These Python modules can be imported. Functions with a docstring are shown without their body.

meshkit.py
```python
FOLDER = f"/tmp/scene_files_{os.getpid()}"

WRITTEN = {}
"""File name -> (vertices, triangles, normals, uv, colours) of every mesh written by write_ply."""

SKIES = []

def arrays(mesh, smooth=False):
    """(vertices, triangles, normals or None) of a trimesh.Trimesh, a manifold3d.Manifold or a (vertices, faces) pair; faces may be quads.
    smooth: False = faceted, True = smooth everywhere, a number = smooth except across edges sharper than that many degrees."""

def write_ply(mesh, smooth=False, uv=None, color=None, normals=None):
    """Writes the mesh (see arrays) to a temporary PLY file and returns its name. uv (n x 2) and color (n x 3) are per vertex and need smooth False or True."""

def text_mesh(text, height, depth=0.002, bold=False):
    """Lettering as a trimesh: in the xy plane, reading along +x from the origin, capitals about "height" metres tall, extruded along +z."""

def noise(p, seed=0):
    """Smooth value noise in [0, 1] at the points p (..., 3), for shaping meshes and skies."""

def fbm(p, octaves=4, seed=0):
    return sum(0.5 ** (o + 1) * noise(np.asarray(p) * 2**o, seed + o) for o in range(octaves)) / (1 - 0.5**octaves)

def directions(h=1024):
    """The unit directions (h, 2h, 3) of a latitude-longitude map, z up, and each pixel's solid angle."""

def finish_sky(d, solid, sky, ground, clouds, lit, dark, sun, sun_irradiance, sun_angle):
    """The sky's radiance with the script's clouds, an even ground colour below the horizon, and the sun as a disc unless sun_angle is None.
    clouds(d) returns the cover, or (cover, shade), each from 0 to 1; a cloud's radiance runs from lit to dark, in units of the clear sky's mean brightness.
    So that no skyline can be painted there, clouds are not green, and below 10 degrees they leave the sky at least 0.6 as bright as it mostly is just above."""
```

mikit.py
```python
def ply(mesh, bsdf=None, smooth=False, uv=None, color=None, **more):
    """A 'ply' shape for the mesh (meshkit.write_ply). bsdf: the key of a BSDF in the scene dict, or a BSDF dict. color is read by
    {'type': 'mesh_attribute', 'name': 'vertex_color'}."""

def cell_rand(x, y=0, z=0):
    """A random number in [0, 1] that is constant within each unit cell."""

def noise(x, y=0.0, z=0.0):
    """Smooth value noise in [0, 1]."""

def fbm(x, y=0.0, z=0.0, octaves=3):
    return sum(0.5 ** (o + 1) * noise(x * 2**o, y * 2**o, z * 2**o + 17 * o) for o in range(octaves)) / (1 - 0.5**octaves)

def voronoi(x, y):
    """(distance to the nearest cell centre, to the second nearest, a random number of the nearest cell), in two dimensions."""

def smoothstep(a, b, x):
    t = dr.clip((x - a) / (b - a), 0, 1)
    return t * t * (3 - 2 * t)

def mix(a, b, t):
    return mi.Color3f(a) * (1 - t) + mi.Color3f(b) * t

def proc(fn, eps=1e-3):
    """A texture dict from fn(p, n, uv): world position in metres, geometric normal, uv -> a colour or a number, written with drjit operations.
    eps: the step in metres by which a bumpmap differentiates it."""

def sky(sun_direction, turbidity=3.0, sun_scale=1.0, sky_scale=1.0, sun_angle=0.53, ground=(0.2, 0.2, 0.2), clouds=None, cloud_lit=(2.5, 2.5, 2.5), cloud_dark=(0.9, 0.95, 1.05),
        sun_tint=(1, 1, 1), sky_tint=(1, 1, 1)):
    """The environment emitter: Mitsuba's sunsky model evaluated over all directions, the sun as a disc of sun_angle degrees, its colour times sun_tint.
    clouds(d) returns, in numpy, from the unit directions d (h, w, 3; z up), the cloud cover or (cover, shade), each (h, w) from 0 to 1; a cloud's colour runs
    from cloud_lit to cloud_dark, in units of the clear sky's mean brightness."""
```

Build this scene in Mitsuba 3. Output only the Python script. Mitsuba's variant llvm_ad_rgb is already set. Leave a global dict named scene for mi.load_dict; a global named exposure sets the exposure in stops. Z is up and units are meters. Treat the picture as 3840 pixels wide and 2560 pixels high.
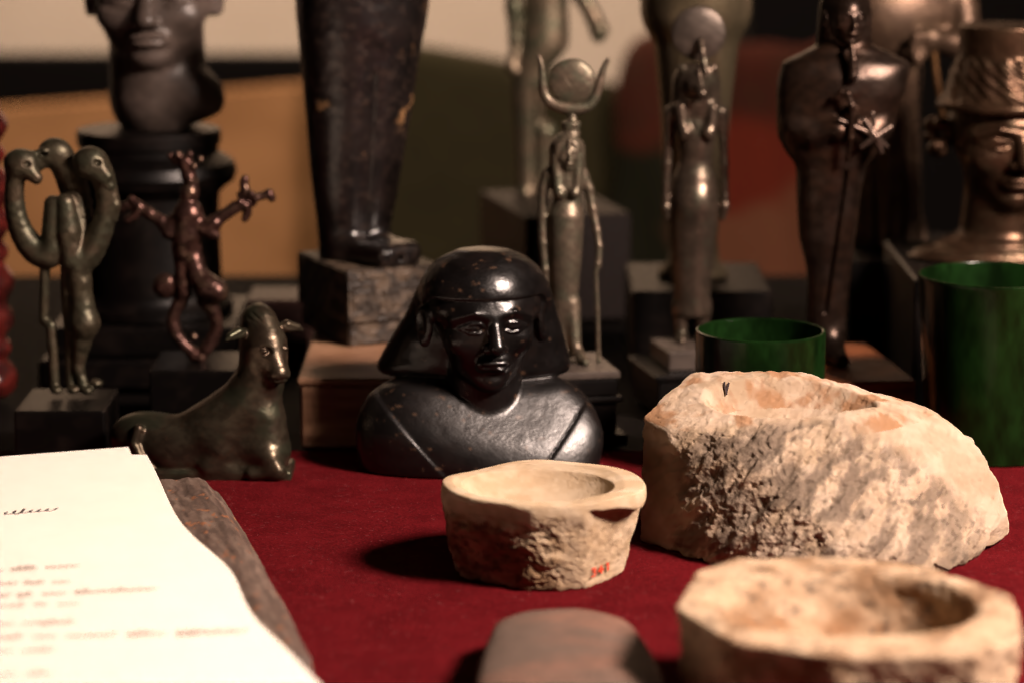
import math
from concurrent.futures import ThreadPoolExecutor
import numpy as np
import trimesh
import drjit as dr
import mitsuba as mi
import mikit
import meshkit
from mikit import proc, noise, fbm, smoothstep, mix
from scipy.interpolate import CubicSpline, PchipInterpolator
from scipy.spatial import ConvexHull
from shapely.geometry import Polygon

T = mi.ScalarTransform4f
POOL = ThreadPoolExecutor(4)
scene, labels = {}, {}

# ------------------------------------------------------------------ camera, light, exposure
PITCH = math.radians(11.0)
scene['camera'] = {'type': 'thinlens', 'fov': 20.0, 'fov_axis': 'x', 'aperture_radius': 0.0118, 'focus_distance': 1.77, 'near_clip': 0.05, 'far_clip': 50.0,
                   'to_world': T().look_at(origin=[0, 0, 0.45], target=[0, math.cos(PITCH), 0.45 - math.sin(PITCH)], up=[0, 0, 1])}
exposure = 1.9


def lamp(key, pos, target, radius, rgb):
    pos, target = np.array(pos, float), np.array(target, float)
    scene[key] = {'type': 'disk', 'to_world': T().look_at(origin=pos.tolist(), target=target.tolist(), up=[0, 0, 1]) @ T().scale([radius, radius, 1]),
                  'bsdf': {'type': 'diffuse', 'reflectance': {'type': 'rgb', 'value': 0.0}},
                  'emitter': {'type': 'area', 'radiance': {'type': 'rgb', 'value': list(rgb)}}}
    labels[key] = {'kind': 'structure'}


lamp('lamp', (0.98, 1.04, 1.00), (0.0, 1.82, 0.06), 0.16, (67.0, 51.5, 43.5))
lamp('wall_light', (-0.3, 3.2, 1.5), (-0.3, 4.4, 1.15), 0.25, (16.5, 12.9, 10.3))


# ------------------------------------------------------------------ signed distance tool box
def V(a):
    return np.asarray(a, np.float32)


def ln(q):
    return np.sqrt(np.einsum('ij,ij->i', q, q))


def rot(ax, deg):
    a = math.radians(deg)
    c, s = math.cos(a), math.sin(a)
    return V({'z': [[c, -s, 0], [s, c, 0], [0, 0, 1]], 'x': [[1, 0, 0], [0, c, -s], [0, s, c]], 'y': [[c, 0, s], [0, 1, 0], [-s, 0, c]]}[ax])


def ell(p, c, r, R=None):
    q = p - V(c)
    if R is not None:
        q = q @ R
    r = V(r)
    k = ln(q / r)
    return k * (k - 1) / np.maximum(ln(q / (r * r)), 1e-6)


def con(p, a, b, ra, rb=None):
    rb = ra if rb is None else rb
    a = V(a)[:3]
    ba = V(b)[:3] - a
    q = p - a
    t = np.clip(q @ ba / max(float(ba @ ba), 1e-9), 0, 1)
    return ln(q - t[:, None] * ba) - (ra + (rb - ra) * t)


def tub(p, pts, k=None):
    """chain of tapered capsules through rows x, y, z, r"""
    pts = np.asarray(pts, float)
    d = None
    for a, b in zip(pts[:-1], pts[1:]):
        e = con(p, a[:3], b[:3], a[3], b[3])
        d = e if d is None else (np.minimum(d, e) if k is None else su(d, e, k))
    return d


def cur(pts, n):
    """smooth curve through rows, resampled to n rows"""
    pts = np.asarray(pts, float)
    return CubicSpline(np.arange(len(pts)), pts)(np.linspace(0, len(pts) - 1, n))


def box(p, c, h, r=0.0, R=None):
    q = p - V(c)
    if R is not None:
        q = q @ R
    q = np.abs(q) - (V(h) - r)
    return ln(np.maximum(q, 0)) + np.minimum(q.max(1), 0) - r


def su(a, b, k):
    h = np.maximum(k - np.abs(a - b), 0) / k
    return np.minimum(a, b) - h * h * k * 0.25


def sx(a, b, k):
    return -su(-a, -b, k)


def ss(a, b, k):
    """a minus b"""
    return sx(a, -b, k)


def mir(p):
    q = p.copy()
    q[:, 0] = np.abs(q[:, 0])
    return q


def loft(p, rows, zlo=None, zhi=None, n=2.0, k=4.0):
    """elliptic sections: rows of z, centre x, centre y, half width, half depth"""
    r = np.asarray(rows, float)
    o = np.argsort(r[:, 0])
    r = r[o]
    z = np.clip(p[:, 2], r[0, 0], r[-1, 0])
    cx, cy, a, b = (PchipInterpolator(r[:, 0], r[:, i])(z).astype(np.float32) for i in (1, 2, 3, 4))
    u, v = np.abs(p[:, 0] - cx) / a, np.abs(p[:, 1] - cy) / b
    q = (u ** n + v ** n) ** (1 / n)
    d = (q - 1) * np.minimum(a, b)
    lo, hi = (r[0, 0] if zlo is None else zlo), (r[-1, 0] if zhi is None else zhi)
    return sx(d, np.maximum(lo - p[:, 2], p[:, 2] - hi), k)


def lathe_sdf(p, c, prof):
    """revolved profile: rows of radius, z"""
    pr = np.asarray(prof, float)
    r = PchipInterpolator(pr[:, 1], pr[:, 0])(np.clip(p[:, 2], pr[0, 1], pr[-1, 1]))
    d = np.hypot(p[:, 0] - c[0], p[:, 1] - c[1]) - r
    return np.maximum(d, np.maximum(pr[0, 1] - p[:, 2], p[:, 2] - pr[-1, 1])).astype(np.float32)


def hull_sdf(p, pts, k):
    eq = ConvexHull(np.asarray(pts, float), qhull_options='QJ Pp').equations
    keep = []
    for e in eq:
        if not any(np.dot(e[:3], g[:3]) > 0.995 and abs(e[3] - g[3]) < 0.03 * abs(e[3]) + 1e-6 for g in keep):
            keep.append(e)
    d = None
    for e in keep:
        b = p @ V(e[:3]) + np.float32(e[3])
        d = b if d is None else sx(d, b, k)
    return d


def groove(d, line, w, depth):
    return np.maximum(d, -np.maximum(np.abs(line) - w, -d - depth))


def net(f, lo, hi, h, proj=True):
    """surface nets of f = 0 over the box lo..hi with cells of size h, only where the surface is"""
    B = 8
    lo, hi = np.asarray(lo, np.float32), np.asarray(hi, np.float32)
    nb = np.ceil((hi - lo) / (h * B)).astype(int)
    n = nb * B + 1
    bi = np.stack(np.meshgrid(*[np.arange(k) for k in nb], indexing='ij'), -1).reshape(-1, 3)
    dc = f((lo + (bi * B + B / 2) * h).astype(np.float32))
    D = np.repeat(np.repeat(np.repeat(np.sign(dc).reshape(nb) * 1e3, B, 0), B, 1), B, 2).astype(np.float32)
    D = np.pad(D, ((0, 1),) * 3, mode='edge')
    kept = bi[np.abs(dc) < h * B * 0.87 * 1.7]
    o = np.stack(np.meshgrid(*[np.arange(B + 1)] * 3, indexing='ij'), -1).reshape(-1, 3)

    def fill(s):
        ix = (kept[s:s + 150, None] * B + o).reshape(-1, 3)
        D[ix[:, 0], ix[:, 1], ix[:, 2]] = f((lo + ix * h).astype(np.float32))
    list(POOL.map(fill, range(0, len(kept), 150)))
    D[[0, -1]] = np.abs(D[[0, -1]]) + 1e-3
    D[:, [0, -1]] = np.abs(D[:, [0, -1]]) + 1e-3
    D[:, :, [0, -1]] = np.abs(D[:, :, [0, -1]]) + 1e-3
    I = D < 0
    c = [slice(None, -1), slice(1, None)]
    cnt = sum(I[c[a], c[b], c[e]].astype(np.uint8) for a in (0, 1) for b in (0, 1) for e in (0, 1))
    cell = np.argwhere((cnt > 0) & (cnt < 8))
    num = np.full(cnt.shape, -1, np.int32)
    num[tuple(cell.T)] = np.arange(len(cell))
    acc, w = np.zeros((len(cell), 3), np.float32), np.zeros(len(cell), np.float32)
    for ax in range(3):
        for a in (0, 1):
            for b in (0, 1):
                off = np.zeros(3, int)
                off[[i for i in range(3) if i != ax]] = a, b
                q0 = cell + off
                q1 = q0.copy()
                q1[:, ax] += 1
                d0, d1 = D[tuple(q0.T)], D[tuple(q1.T)]
                m = (d0 < 0) != (d1 < 0)
                t = np.where(m, d0 / np.where(m, d0 - d1, 1), 0)
                pt = off + np.zeros((len(cell), 3), np.float32)
                pt[:, ax] += t
                acc += pt * m[:, None]
                w += m
    v = lo + (cell + acc / np.maximum(w, 1)[:, None]) * h
    quads = []
    for ax in range(3):
        u, x = (ax + 1) % 3, (ax + 2) % 3
        A = np.moveaxis(I, ax, 0)
        e = np.argwhere(A[:-1] != A[1:])
        g = np.empty_like(e)
        rest = [i for i in range(3) if i != ax]
        g[:, ax], g[:, rest[0]], g[:, rest[1]] = e[:, 0], e[:, 1], e[:, 2]
        g = g[((g[:, [u, x]] > 0) & (g[:, [u, x]] < (n - 1)[[u, x]])).all(1)]
        flip = ~I[tuple(g.T)]
        du, dx = np.eye(3, dtype=int)[u], np.eye(3, dtype=int)[x]
        q = np.stack([num[tuple((g - du - dx).T)], num[tuple((g - dx).T)], num[tuple(g.T)], num[tuple((g - du).T)]], 1)
        q[flip] = q[flip][:, ::-1]
        quads.append(q)
    q = np.vstack(quads)
    q = q[(q >= 0).all(1)]
    v = v.astype(np.float32)
    if proj:
        e = h * 0.25
        k = V([[1, -1, -1], [-1, -1, 1], [-1, 1, -1], [1, 1, 1]])
        for _ in range(1):
            parts = np.array_split(v, max(1, len(v) // 30000))
            s = [np.concatenate(list(POOL.map(lambda x: f(x + kk * e), parts))) for kk in k]
            gr = sum(kk * si[:, None] for kk, si in zip(k, s)) / (4 * e)
            step = np.clip(sum(s) / 4, -h, h) / np.maximum((gr * gr).sum(1), 0.2)
            v = v - gr * step[:, None] * 0.8
    fc = np.vstack([q[:, [0, 1, 2]], q[:, [0, 2, 3]]])
    return v.astype(float), fc


def vnormals(v, f):
    n = np.zeros_like(v)
    fn = np.cross(v[f[:, 1]] - v[f[:, 0]], v[f[:, 2]] - v[f[:, 0]])
    for k in range(3):
        np.add.at(n, f[:, k], fn)
    return n / np.maximum(np.linalg.norm(n, axis=1, keepdims=True), 1e-12)


def nz(v, s, seed=0, octaves=3, lo=0.3, hi=0.7):
    """smooth noise at the points, stretched to 0..1"""
    t = np.clip((meshkit.fbm(np.asarray(v) * s + 31.7 * (seed % 17), octaves, seed) - lo) / (hi - lo), 0, 1)
    return t * t * (3 - 2 * t)


def blend(v, base, *layers):
    """albedo per vertex: a base colour with (colour, weight array) layers over it"""
    c = np.tile(np.asarray(base, float), (len(v), 1))
    for col, w in layers:
        c = c * (1 - w[:, None]) + np.asarray(col, float) * w[:, None]
    return c * 0.62


def patina(v, a, b, cc=None, s=60.0, seed=1):
    w = [(b, nz(v, s, seed)), (np.asarray(a) * 0.55, 0.7 * nz(v, s * 4.3, seed + 3, 2))]
    if cc is not None:
        w.append((cc, 0.45 * nz(v, s * 1.7, seed + 7, 3, 0.50, 0.75)))
    return 1.5 * blend(v, a, *w)


# ------------------------------------------------------------------ materials
def rgb(*c):
    return {'type': 'rgb', 'value': list(c)}


VC = {'type': 'mesh_attribute', 'name': 'vertex_color'}


def bump(inner, fn, scale, eps=3e-4):
    return {'type': 'bumpmap', 'tex': proc(fn, eps), 'scale': scale, 'bsdf': inner}


def two(b):
    return {'type': 'twosided', 'bsdf': b}


def grain_fn(s, st=(1, 1, 1), octaves=3):
    return lambda p, n, uv: fbm(p.x * s * st[0], p.y * s * st[1], p.z * s * st[2], octaves)


fine, mid = grain_fn(900), grain_fn(330)
scene['bronze'] = two(bump({'type': 'principled', 'base_color': VC, 'metallic': 0.8, 'roughness': 0.33, 'specular': 0.5}, mid, 0.0002))
scene['bronze_worn'] = two(bump({'type': 'principled', 'base_color': VC, 'metallic': 0.7, 'roughness': 0.43, 'specular': 0.5}, mid, 0.0003))
scene['polished_stone'] = two(bump({'type': 'principled', 'base_color': VC, 'roughness': 0.27, 'specular': 0.7}, fine, 0.00012))
def worn_polish(p, n, uv):
    """the chest was left duller than the head"""
    return 0.26 + 0.08 * smoothstep(0.064, 0.058, p.z) + 0.08 * (noise(p.x * 160, p.y * 160, p.z * 160) - 0.5)


scene['basalt'] = two(bump({'type': 'principled', 'base_color': VC, 'roughness': proc(worn_polish), 'specular': 0.55}, fine, 0.00012))
scene['limestone'] = two(bump({'type': 'principled', 'base_color': VC, 'roughness': 0.85, 'specular': 0.25}, fine, 0.0007))
scene['smooth_stone'] = two(bump({'type': 'principled', 'base_color': VC, 'roughness': 0.6, 'specular': 0.35}, fine, 0.0003))
scene['lacquer'] = two({'type': 'principled', 'base_color': VC, 'roughness': 0.22, 'specular': 0.6})


def ebony_col(p, n, uv):
    return mix((0.0016, 0.0011, 0.001), (0.0055, 0.0036, 0.003), smoothstep(0.45, 0.75, fbm(p.x * 70, p.y * 70, p.z * 70, 3)))


scene['ebony'] = two({'type': 'principled', 'base_color': proc(ebony_col), 'roughness': 0.4, 'specular': 0.22})


def wood(a, b, s):
    def fn(p, n, uv):
        w = fbm(p.x * s, p.y * s, p.z * s * 7, 3)
        g = fbm(p.x * s * 2.2, p.y * s * 2.2, p.z * s * 40, 2)
        return mix(a, b, smoothstep(0.3, 0.7, 0.65 * w + 0.35 * g))
    return fn


scene['pale_wood'] = two({'type': 'principled', 'base_color': proc(wood((0.16, 0.075, 0.04), (0.30, 0.17, 0.10), 22)), 'roughness': 0.5, 'specular': 0.4})
scene['red_wood'] = two({'type': 'principled', 'base_color': proc(wood((0.10, 0.028, 0.009), (0.20, 0.062, 0.02), 22)), 'roughness': 0.42, 'specular': 0.4})
scene['ebony_brown'] = two({'type': 'principled', 'base_color': rgb(0.006, 0.0032, 0.0026), 'roughness': 0.5, 'specular': 0.2})
scene['black_paint'] = two({'type': 'principled', 'base_color': rgb(0.0022, 0.0015, 0.0013), 'roughness': 0.75, 'specular': 0.08})
scene['satin_stone'] = two(bump({'type': 'principled', 'base_color': VC, 'roughness': 0.42, 'specular': 0.5}, mid, 0.0003))
scene['dark_wood'] = two({'type': 'principled', 'base_color': proc(wood((0.008, 0.0025, 0.002), (0.018, 0.006, 0.0045), 14)), 'roughness': 0.45, 'specular': 0.4})


def felt_col(p, n, uv):
    w = fbm(p.x * 55, p.y * 55, 0.0, 3)
    g = fbm(p.x * 950, p.y * 950, 3.0, 2)
    c = mix((0.056, 0.0030, 0.0044), (0.088, 0.0050, 0.0072), smoothstep(0.3, 0.7, w * 0.4 + g * 0.6))
    lint = smoothstep(0.88, 0.93, noise(p.x * 520, p.y * 520, 9.0))
    return c * (1 - lint * 0.2) + mi.Color3f(0.25, 0.09, 0.09) * (lint * 0.2)


scene['felt'] = two(bump({'type': 'principled', 'base_color': proc(felt_col), 'roughness': 0.95, 'specular': 0.03}, grain_fn(1100), 0.0006))


def jade_col(p, n, uv):
    w = fbm(p.x * 60, p.y * 60, p.z * 16, 3)
    s = fbm(p.x * 230, p.y * 230, p.z * 90, 2)
    return mix((0.0018, 0.0060, 0.0014), (0.0052, 0.0205, 0.0040), smoothstep(0.28, 0.76, 0.65 * w + 0.35 * s))


scene['jade'] = two({'type': 'principled', 'base_color': proc(jade_col), 'roughness': 0.2, 'specular': 0.3})


def paper_col(p, n, uv):
    return mix((0.84, 0.79, 0.70), (0.88, 0.83, 0.74), fbm(p.x * 40, p.y * 40, 0.0, 3))


scene['paper'] = two({'type': 'principled', 'base_color': proc(paper_col), 'roughness': 0.8, 'specular': 0.2})
scene['black_ink'] = two({'type': 'diffuse', 'reflectance': rgb(0.04, 0.03, 0.03)})
scene['faded_ink'] = two({'type': 'diffuse', 'reflectance': rgb(0.20, 0.13, 0.10)})
scene['red_paint'] = two({'type': 'diffuse', 'reflectance': rgb(0.60, 0.05, 0.02)})


def plaster_col(p, n, uv):
    return mix((0.56, 0.46, 0.35), (0.62, 0.52, 0.41), fbm(p.x * 9, p.y * 9, p.z * 9, 3))


scene['plaster'] = two({'type': 'diffuse', 'reflectance': proc(plaster_col)})


def ochre_col(p, n, uv):
    return mix((0.25, 0.118, 0.042), (0.34, 0.168, 0.066), smoothstep(0.3, 0.7, fbm(p.x * 7, p.y * 7, p.z * 7, 3)))


scene['ochre_leather'] = two({'type': 'principled', 'base_color': proc(ochre_col), 'roughness': 0.7, 'specular': 0.25})


def olive_col(p, n, uv):
    return mix((0.019, 0.0155, 0.006), (0.028, 0.023, 0.009), fbm(p.x * 30, p.y * 30, p.z * 30, 3))


scene['olive_cloth'] = two({'type': 'principled', 'base_color': proc(olive_col), 'roughness': 0.9, 'specular': 0.15, 'sheen': 0.2})


def rug_col(p, n, uv):
    """woven bands: dark red above, bright red, then a tan border, with a black medallion"""
    w = (fbm(p.x * 12, p.y * 12, p.z * 12, 3) - 0.5) * 0.12
    z, x = p.z + w, p.x + w
    c = mix((0.050, 0.010, 0.006), (0.036, 0.014, 0.008), noise(p.x * 25, p.y * 25, p.z * 25))
    c = c + (mi.Color3f(0.105, 0.016, 0.008) - c) * (smoothstep(0.010, -0.035, z))
    c = c + (mi.Color3f(0.125, 0.048, 0.025) - c) * (smoothstep(-0.075, -0.115, z))
    m = smoothstep(0.245, 0.205, x) * smoothstep(0.005, -0.035, z)
    return c + (mi.Color3f(0.010, 0.010, 0.005) - c) * m


scene['rug_wool'] = two({'type': 'principled', 'base_color': proc(rug_col), 'roughness': 0.95, 'specular': 0.1})


# ------------------------------------------------------------------ scene entries
MESH = {}


def put(key, v, f, bsdf, smooth=True, color=None):
    MESH[key] = (v, f)
    scene[key] = mikit.ply((v, f), bsdf, smooth, color=color)
    return key


def thing(key, label=None, cat=None, group=None, kind=None):
    d = labels.setdefault(key, {})
    for a, b in (('label', label), ('category', cat), ('group', group), ('kind', kind)):
        if b:
            d[a] = b


def world(v, pos, S, turn=0.0):
    a = math.radians(turn)
    c, s = math.cos(a), math.sin(a)
    v = np.asarray(v, float) / S
    return np.stack([v[:, 0] * c - v[:, 1] * s, v[:, 0] * s + v[:, 1] * c, v[:, 2]], 1) + np.asarray(pos, float)


def sculpt(key, fn, lo, hi, h, pos, S, bsdf, colour, turn=0.0, rough=None):
    """one carved or cast surface, modelled in its own drawing units (S of them to the metre)"""
    v, f = net(fn, lo, hi, h)
    w = world(v, pos, S, turn)
    if rough is not None:
        w = w + vnormals(w, f) * rough(w)[:, None]
    return put(key, w, f, bsdf, True, colour(w))


def slab(half, ch):
    """box with chamfered edges about the origin"""
    h = np.asarray(half, float)
    pts = [[sx_ * (h[0] - ch * (k != 0)), sy * (h[1] - ch * (k != 1)), sz * (h[2] - ch * (k != 2))] for sx_ in (-1, 1) for sy in (-1, 1) for sz in (-1, 1) for k in range(3)]
    m = trimesh.convex.convex_hull(np.array(pts))
    return np.array(m.vertices), np.array(m.faces)


def block(key, lo, hi, bsdf, turn=0.0, ch=0.0012, pivot=None):
    lo, hi = np.asarray(lo, float), np.asarray(hi, float)
    v, f = slab((hi - lo) / 2, ch)
    c = (lo + hi) / 2
    a = math.radians(turn)
    R = np.array([[math.cos(a), -math.sin(a), 0], [math.sin(a), math.cos(a), 0], [0, 0, 1]])
    return put(key, v @ R.T + c, f, bsdf, False)


def merged(parts):
    m = trimesh.util.concatenate([trimesh.Trimesh(v, f, process=False) for v, f in parts])
    return np.array(m.vertices), np.array(m.faces)


def lathe(prof, c, n=96):
    """closed revolved surface: rows of radius, z (open ends close on the axis)"""
    pr = np.asarray(prof, float)
    a = np.arange(n) * 2 * math.pi / n
    v = np.stack([pr[:, 0, None] * np.cos(a), pr[:, 0, None] * np.sin(a), np.repeat(pr[:, 1, None], n, 1)], -1).reshape(-1, 3) + np.asarray(c)
    i, j = np.meshgrid(np.arange(len(pr) - 1), np.arange(n), indexing='ij')
    j2 = (j + 1) % n
    q = np.stack([i * n + j, i * n + j2, (i + 1) * n + j2, (i + 1) * n + j], -1).reshape(-1, 4)
    return v, np.vstack([q[:, [0, 1, 2]], q[:, [0, 2, 3]]])


def extrude(poly, z0, z1):
    m = trimesh.creation.extrude_polygon(Polygon(poly), z1 - z0, engine='earcut')
    return np.array(m.vertices) + [0, 0, z0], np.array(m.faces)


# ------------------------------------------------------------------ heads, shared by the figures
def head(p, ears=1.0, fine=True):
    """a carved face looking along -y; chin at z = -1, crown at z = 1"""
    m = mir(p)
    d = ell(p, (0, 0.12, 0.25), (0.74, 0.88, 0.76))
    d = su(d, ell(p, (0, -0.16, -0.32), (0.57, 0.60, 0.66)), 0.28)
    d = su(d, ell(p, (0, -0.52, -0.83), (0.22, 0.2, 0.17)), 0.22)
    d = su(d, ell(m, (0.40, -0.50, -0.20), (0.2, 0.2, 0.2)), 0.2)
    d = su(d, tub(m, [(0.0, -0.78, 0.18, 0.05), (0.28, -0.76, 0.24, 0.055), (0.55, -0.55, 0.14, 0.05)]), 0.16)
    d = ss(d, ell(m, (0.29, -0.90, 0.06), (0.20, 0.17, 0.115)), 0.1)
    d = su(d, ell(m, (0.29, -0.62, 0.03), (0.17, 0.15, 0.085)), 0.03)
    if fine:
        d = su(d, tub(m, [(0.11, -0.73, 0.0, 0.02), (0.21, -0.775, 0.095, 0.024), (0.34, -0.75, 0.095, 0.024), (0.50, -0.63, 0.02, 0.02)]), 0.02)
        d = su(d, tub(m, [(0.11, -0.73, 0.0, 0.018), (0.24, -0.765, -0.055, 0.02), (0.36, -0.73, -0.05, 0.02), (0.50, -0.63, 0.02, 0.018)]), 0.02)
        d = su(d, tub(m, [(0.08, -0.80, 0.20, 0.024), (0.30, -0.81, 0.27, 0.028), (0.58, -0.60, 0.16, 0.02)]), 0.03)
    d = su(d, con(p, (0, -0.76, 0.14), (0, -0.99, -0.25), 0.075, 0.11), 0.09)
    d = su(d, ell(m, (0.11, -0.86, -0.29), (0.085, 0.1, 0.07)), 0.05)
    d = su(d, ell(p, (0, -0.72, -0.54), (0.24, 0.14, 0.13)), 0.12)
    d = su(d, ell(p, (0, -0.83, -0.505), (0.2, 0.07, 0.05)), 0.03)
    d = su(d, ell(p, (0, -0.81, -0.605), (0.17, 0.075, 0.055)), 0.03)
    d = ss(d, tub(m, [(0.0, -0.905, -0.555, 0.018), (0.2, -0.80, -0.56, 0.014)]), 0.03)
    d = ss(d, ell(p, (0, -0.80, -0.715), (0.17, 0.07, 0.045)), 0.08)
    if ears:
        R = rot('z', -25) @ rot('x', -8)
        e = ell(m, (ears, 0.02, 0.0), (0.07, 0.19, 0.31), R)
        e = ss(e, ell(m, (ears + 0.07, -0.02, 0.03), (0.065, 0.115, 0.2), R), 0.04)
        e = su(e, ell(m, (ears, 0.0, -0.24), (0.07, 0.1, 0.1)), 0.05)
        d = su(d, e, 0.05)
    return d


def head_at(p, c, s, R=None, wide=1.0, **kw):
    q = (p - V(c)) / np.float32(s)
    if R is not None:
        q = q @ R
    q = q / V((wide, 1, 1))
    return head(q.astype(np.float32), **kw) * np.float32(s * min(wide, 1.0))


# ================================================================== the setting
block('table_cloth', (-0.9, 0.5, -0.004), (0.9, 1.928, 0.0), 'felt', ch=0.0015)
thing('table_cloth', kind='structure')
block('table_top', (-0.93, 0.45, -0.06), (0.93, 2.66, -0.0042), 'black_paint', ch=0.004)
thing('table_top', kind='structure')
put('back_wall', *slab((2.5, 0.02, 1.6), 0.002), 'plaster', False)
scene['back_wall']['to_world'] = T().translate([0, 4.42, 0.9])
thing('back_wall', kind='structure')
put('floor', *slab((2.5, 3.2, 0.02), 0.002), 'dark_wood', False)
scene['floor']['to_world'] = T().translate([0, 1.2, -0.74])
thing('floor', kind='structure')

# things behind the desk, far out of focus
block('wall_rail', (-1.6, 4.34, -0.10), (-0.20, 4.398, 0.040), 'black_paint', ch=0.006)
thing('wall_rail', 'black wooden rail along the cream wall behind the desk', 'rail')
v, f = extrude([(-1.2, -0.035), (-0.74, -0.012), (-0.45, 0.010), (-0.24, 0.028), (-0.20, 0.0), (-0.20, -0.7), (-1.2, -0.7)], -0.03, 0.03)
put('bench_back', np.stack([v[:, 0], 4.1 + v[:, 2], v[:, 1]], 1), f, 'ochre_leather', False)
thing('bench_back', 'ochre leather bench back in front of the black rail', 'bench')


def chair_fn(p):
    d = hull_sdf(p, [(x, y, z) for x, z in ((-225, -700), (-205, 100), (-110, 92), (5, 30), (60, 18), (240, 12), (250, -700)) for y in (-45, 45)], 26)
    return d - 8


sculpt('armchair_back', chair_fn, (-270, -80, -560), (300, 80, 150), 10, (-0.005, 3.9, 0.0), 1000, 'olive_cloth', lambda w: blend(w, (0.04, 0.033, 0.012)))
thing('armchair_back', 'dark olive upholstered chair back with a sloping top in the blurred background', 'armchair')


def rug_fn(p):
    w = 16 * np.sin(p[:, 0] / 34 + 0.4) + 9 * np.sin(p[:, 0] / 15 + p[:, 2] / 60)
    d = hull_sdf(p, [(x, y, z) for x, z in ((-160, -700), (-165, 60), (-120, 118), (-30, 110), (60, 84), (210, 90), (260, -700)) for y in (-40, 60)], 30)
    return d - 6 + w.astype(np.float32) * 0.5


sculpt('draped_rug', rug_fn, (-215, -90, -540), (320, 110, 160), 9, (0.295, 3.8, 0.0), 1000, 'rug_wool', lambda w: blend(w, (0.2, 0.03, 0.02)))
thing('draped_rug', 'red patterned wool rug hanging in folds behind the statuettes', 'rug')
block('dark_cabinet', (0.330, 4.05, -0.72), (1.6, 4.38, 1.1), 'black_paint', ch=0.006)
thing('dark_cabinet', 'dark cabinet side filling the background at the right', 'cabinet')


# ================================================================== stones in front
def stone_rough(amp, s, seed, mask=None):
    def fn(w):
        a = meshkit.fbm(w * s, 4, seed) - 0.5
        b = np.abs(meshkit.fbm(w * s * 2.3, 3, seed + 5) - 0.5)
        d = amp * (a * 1.5 - b * 1.6 + 0.2)
        return d if mask is None else d * mask(w)
    return fn


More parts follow.
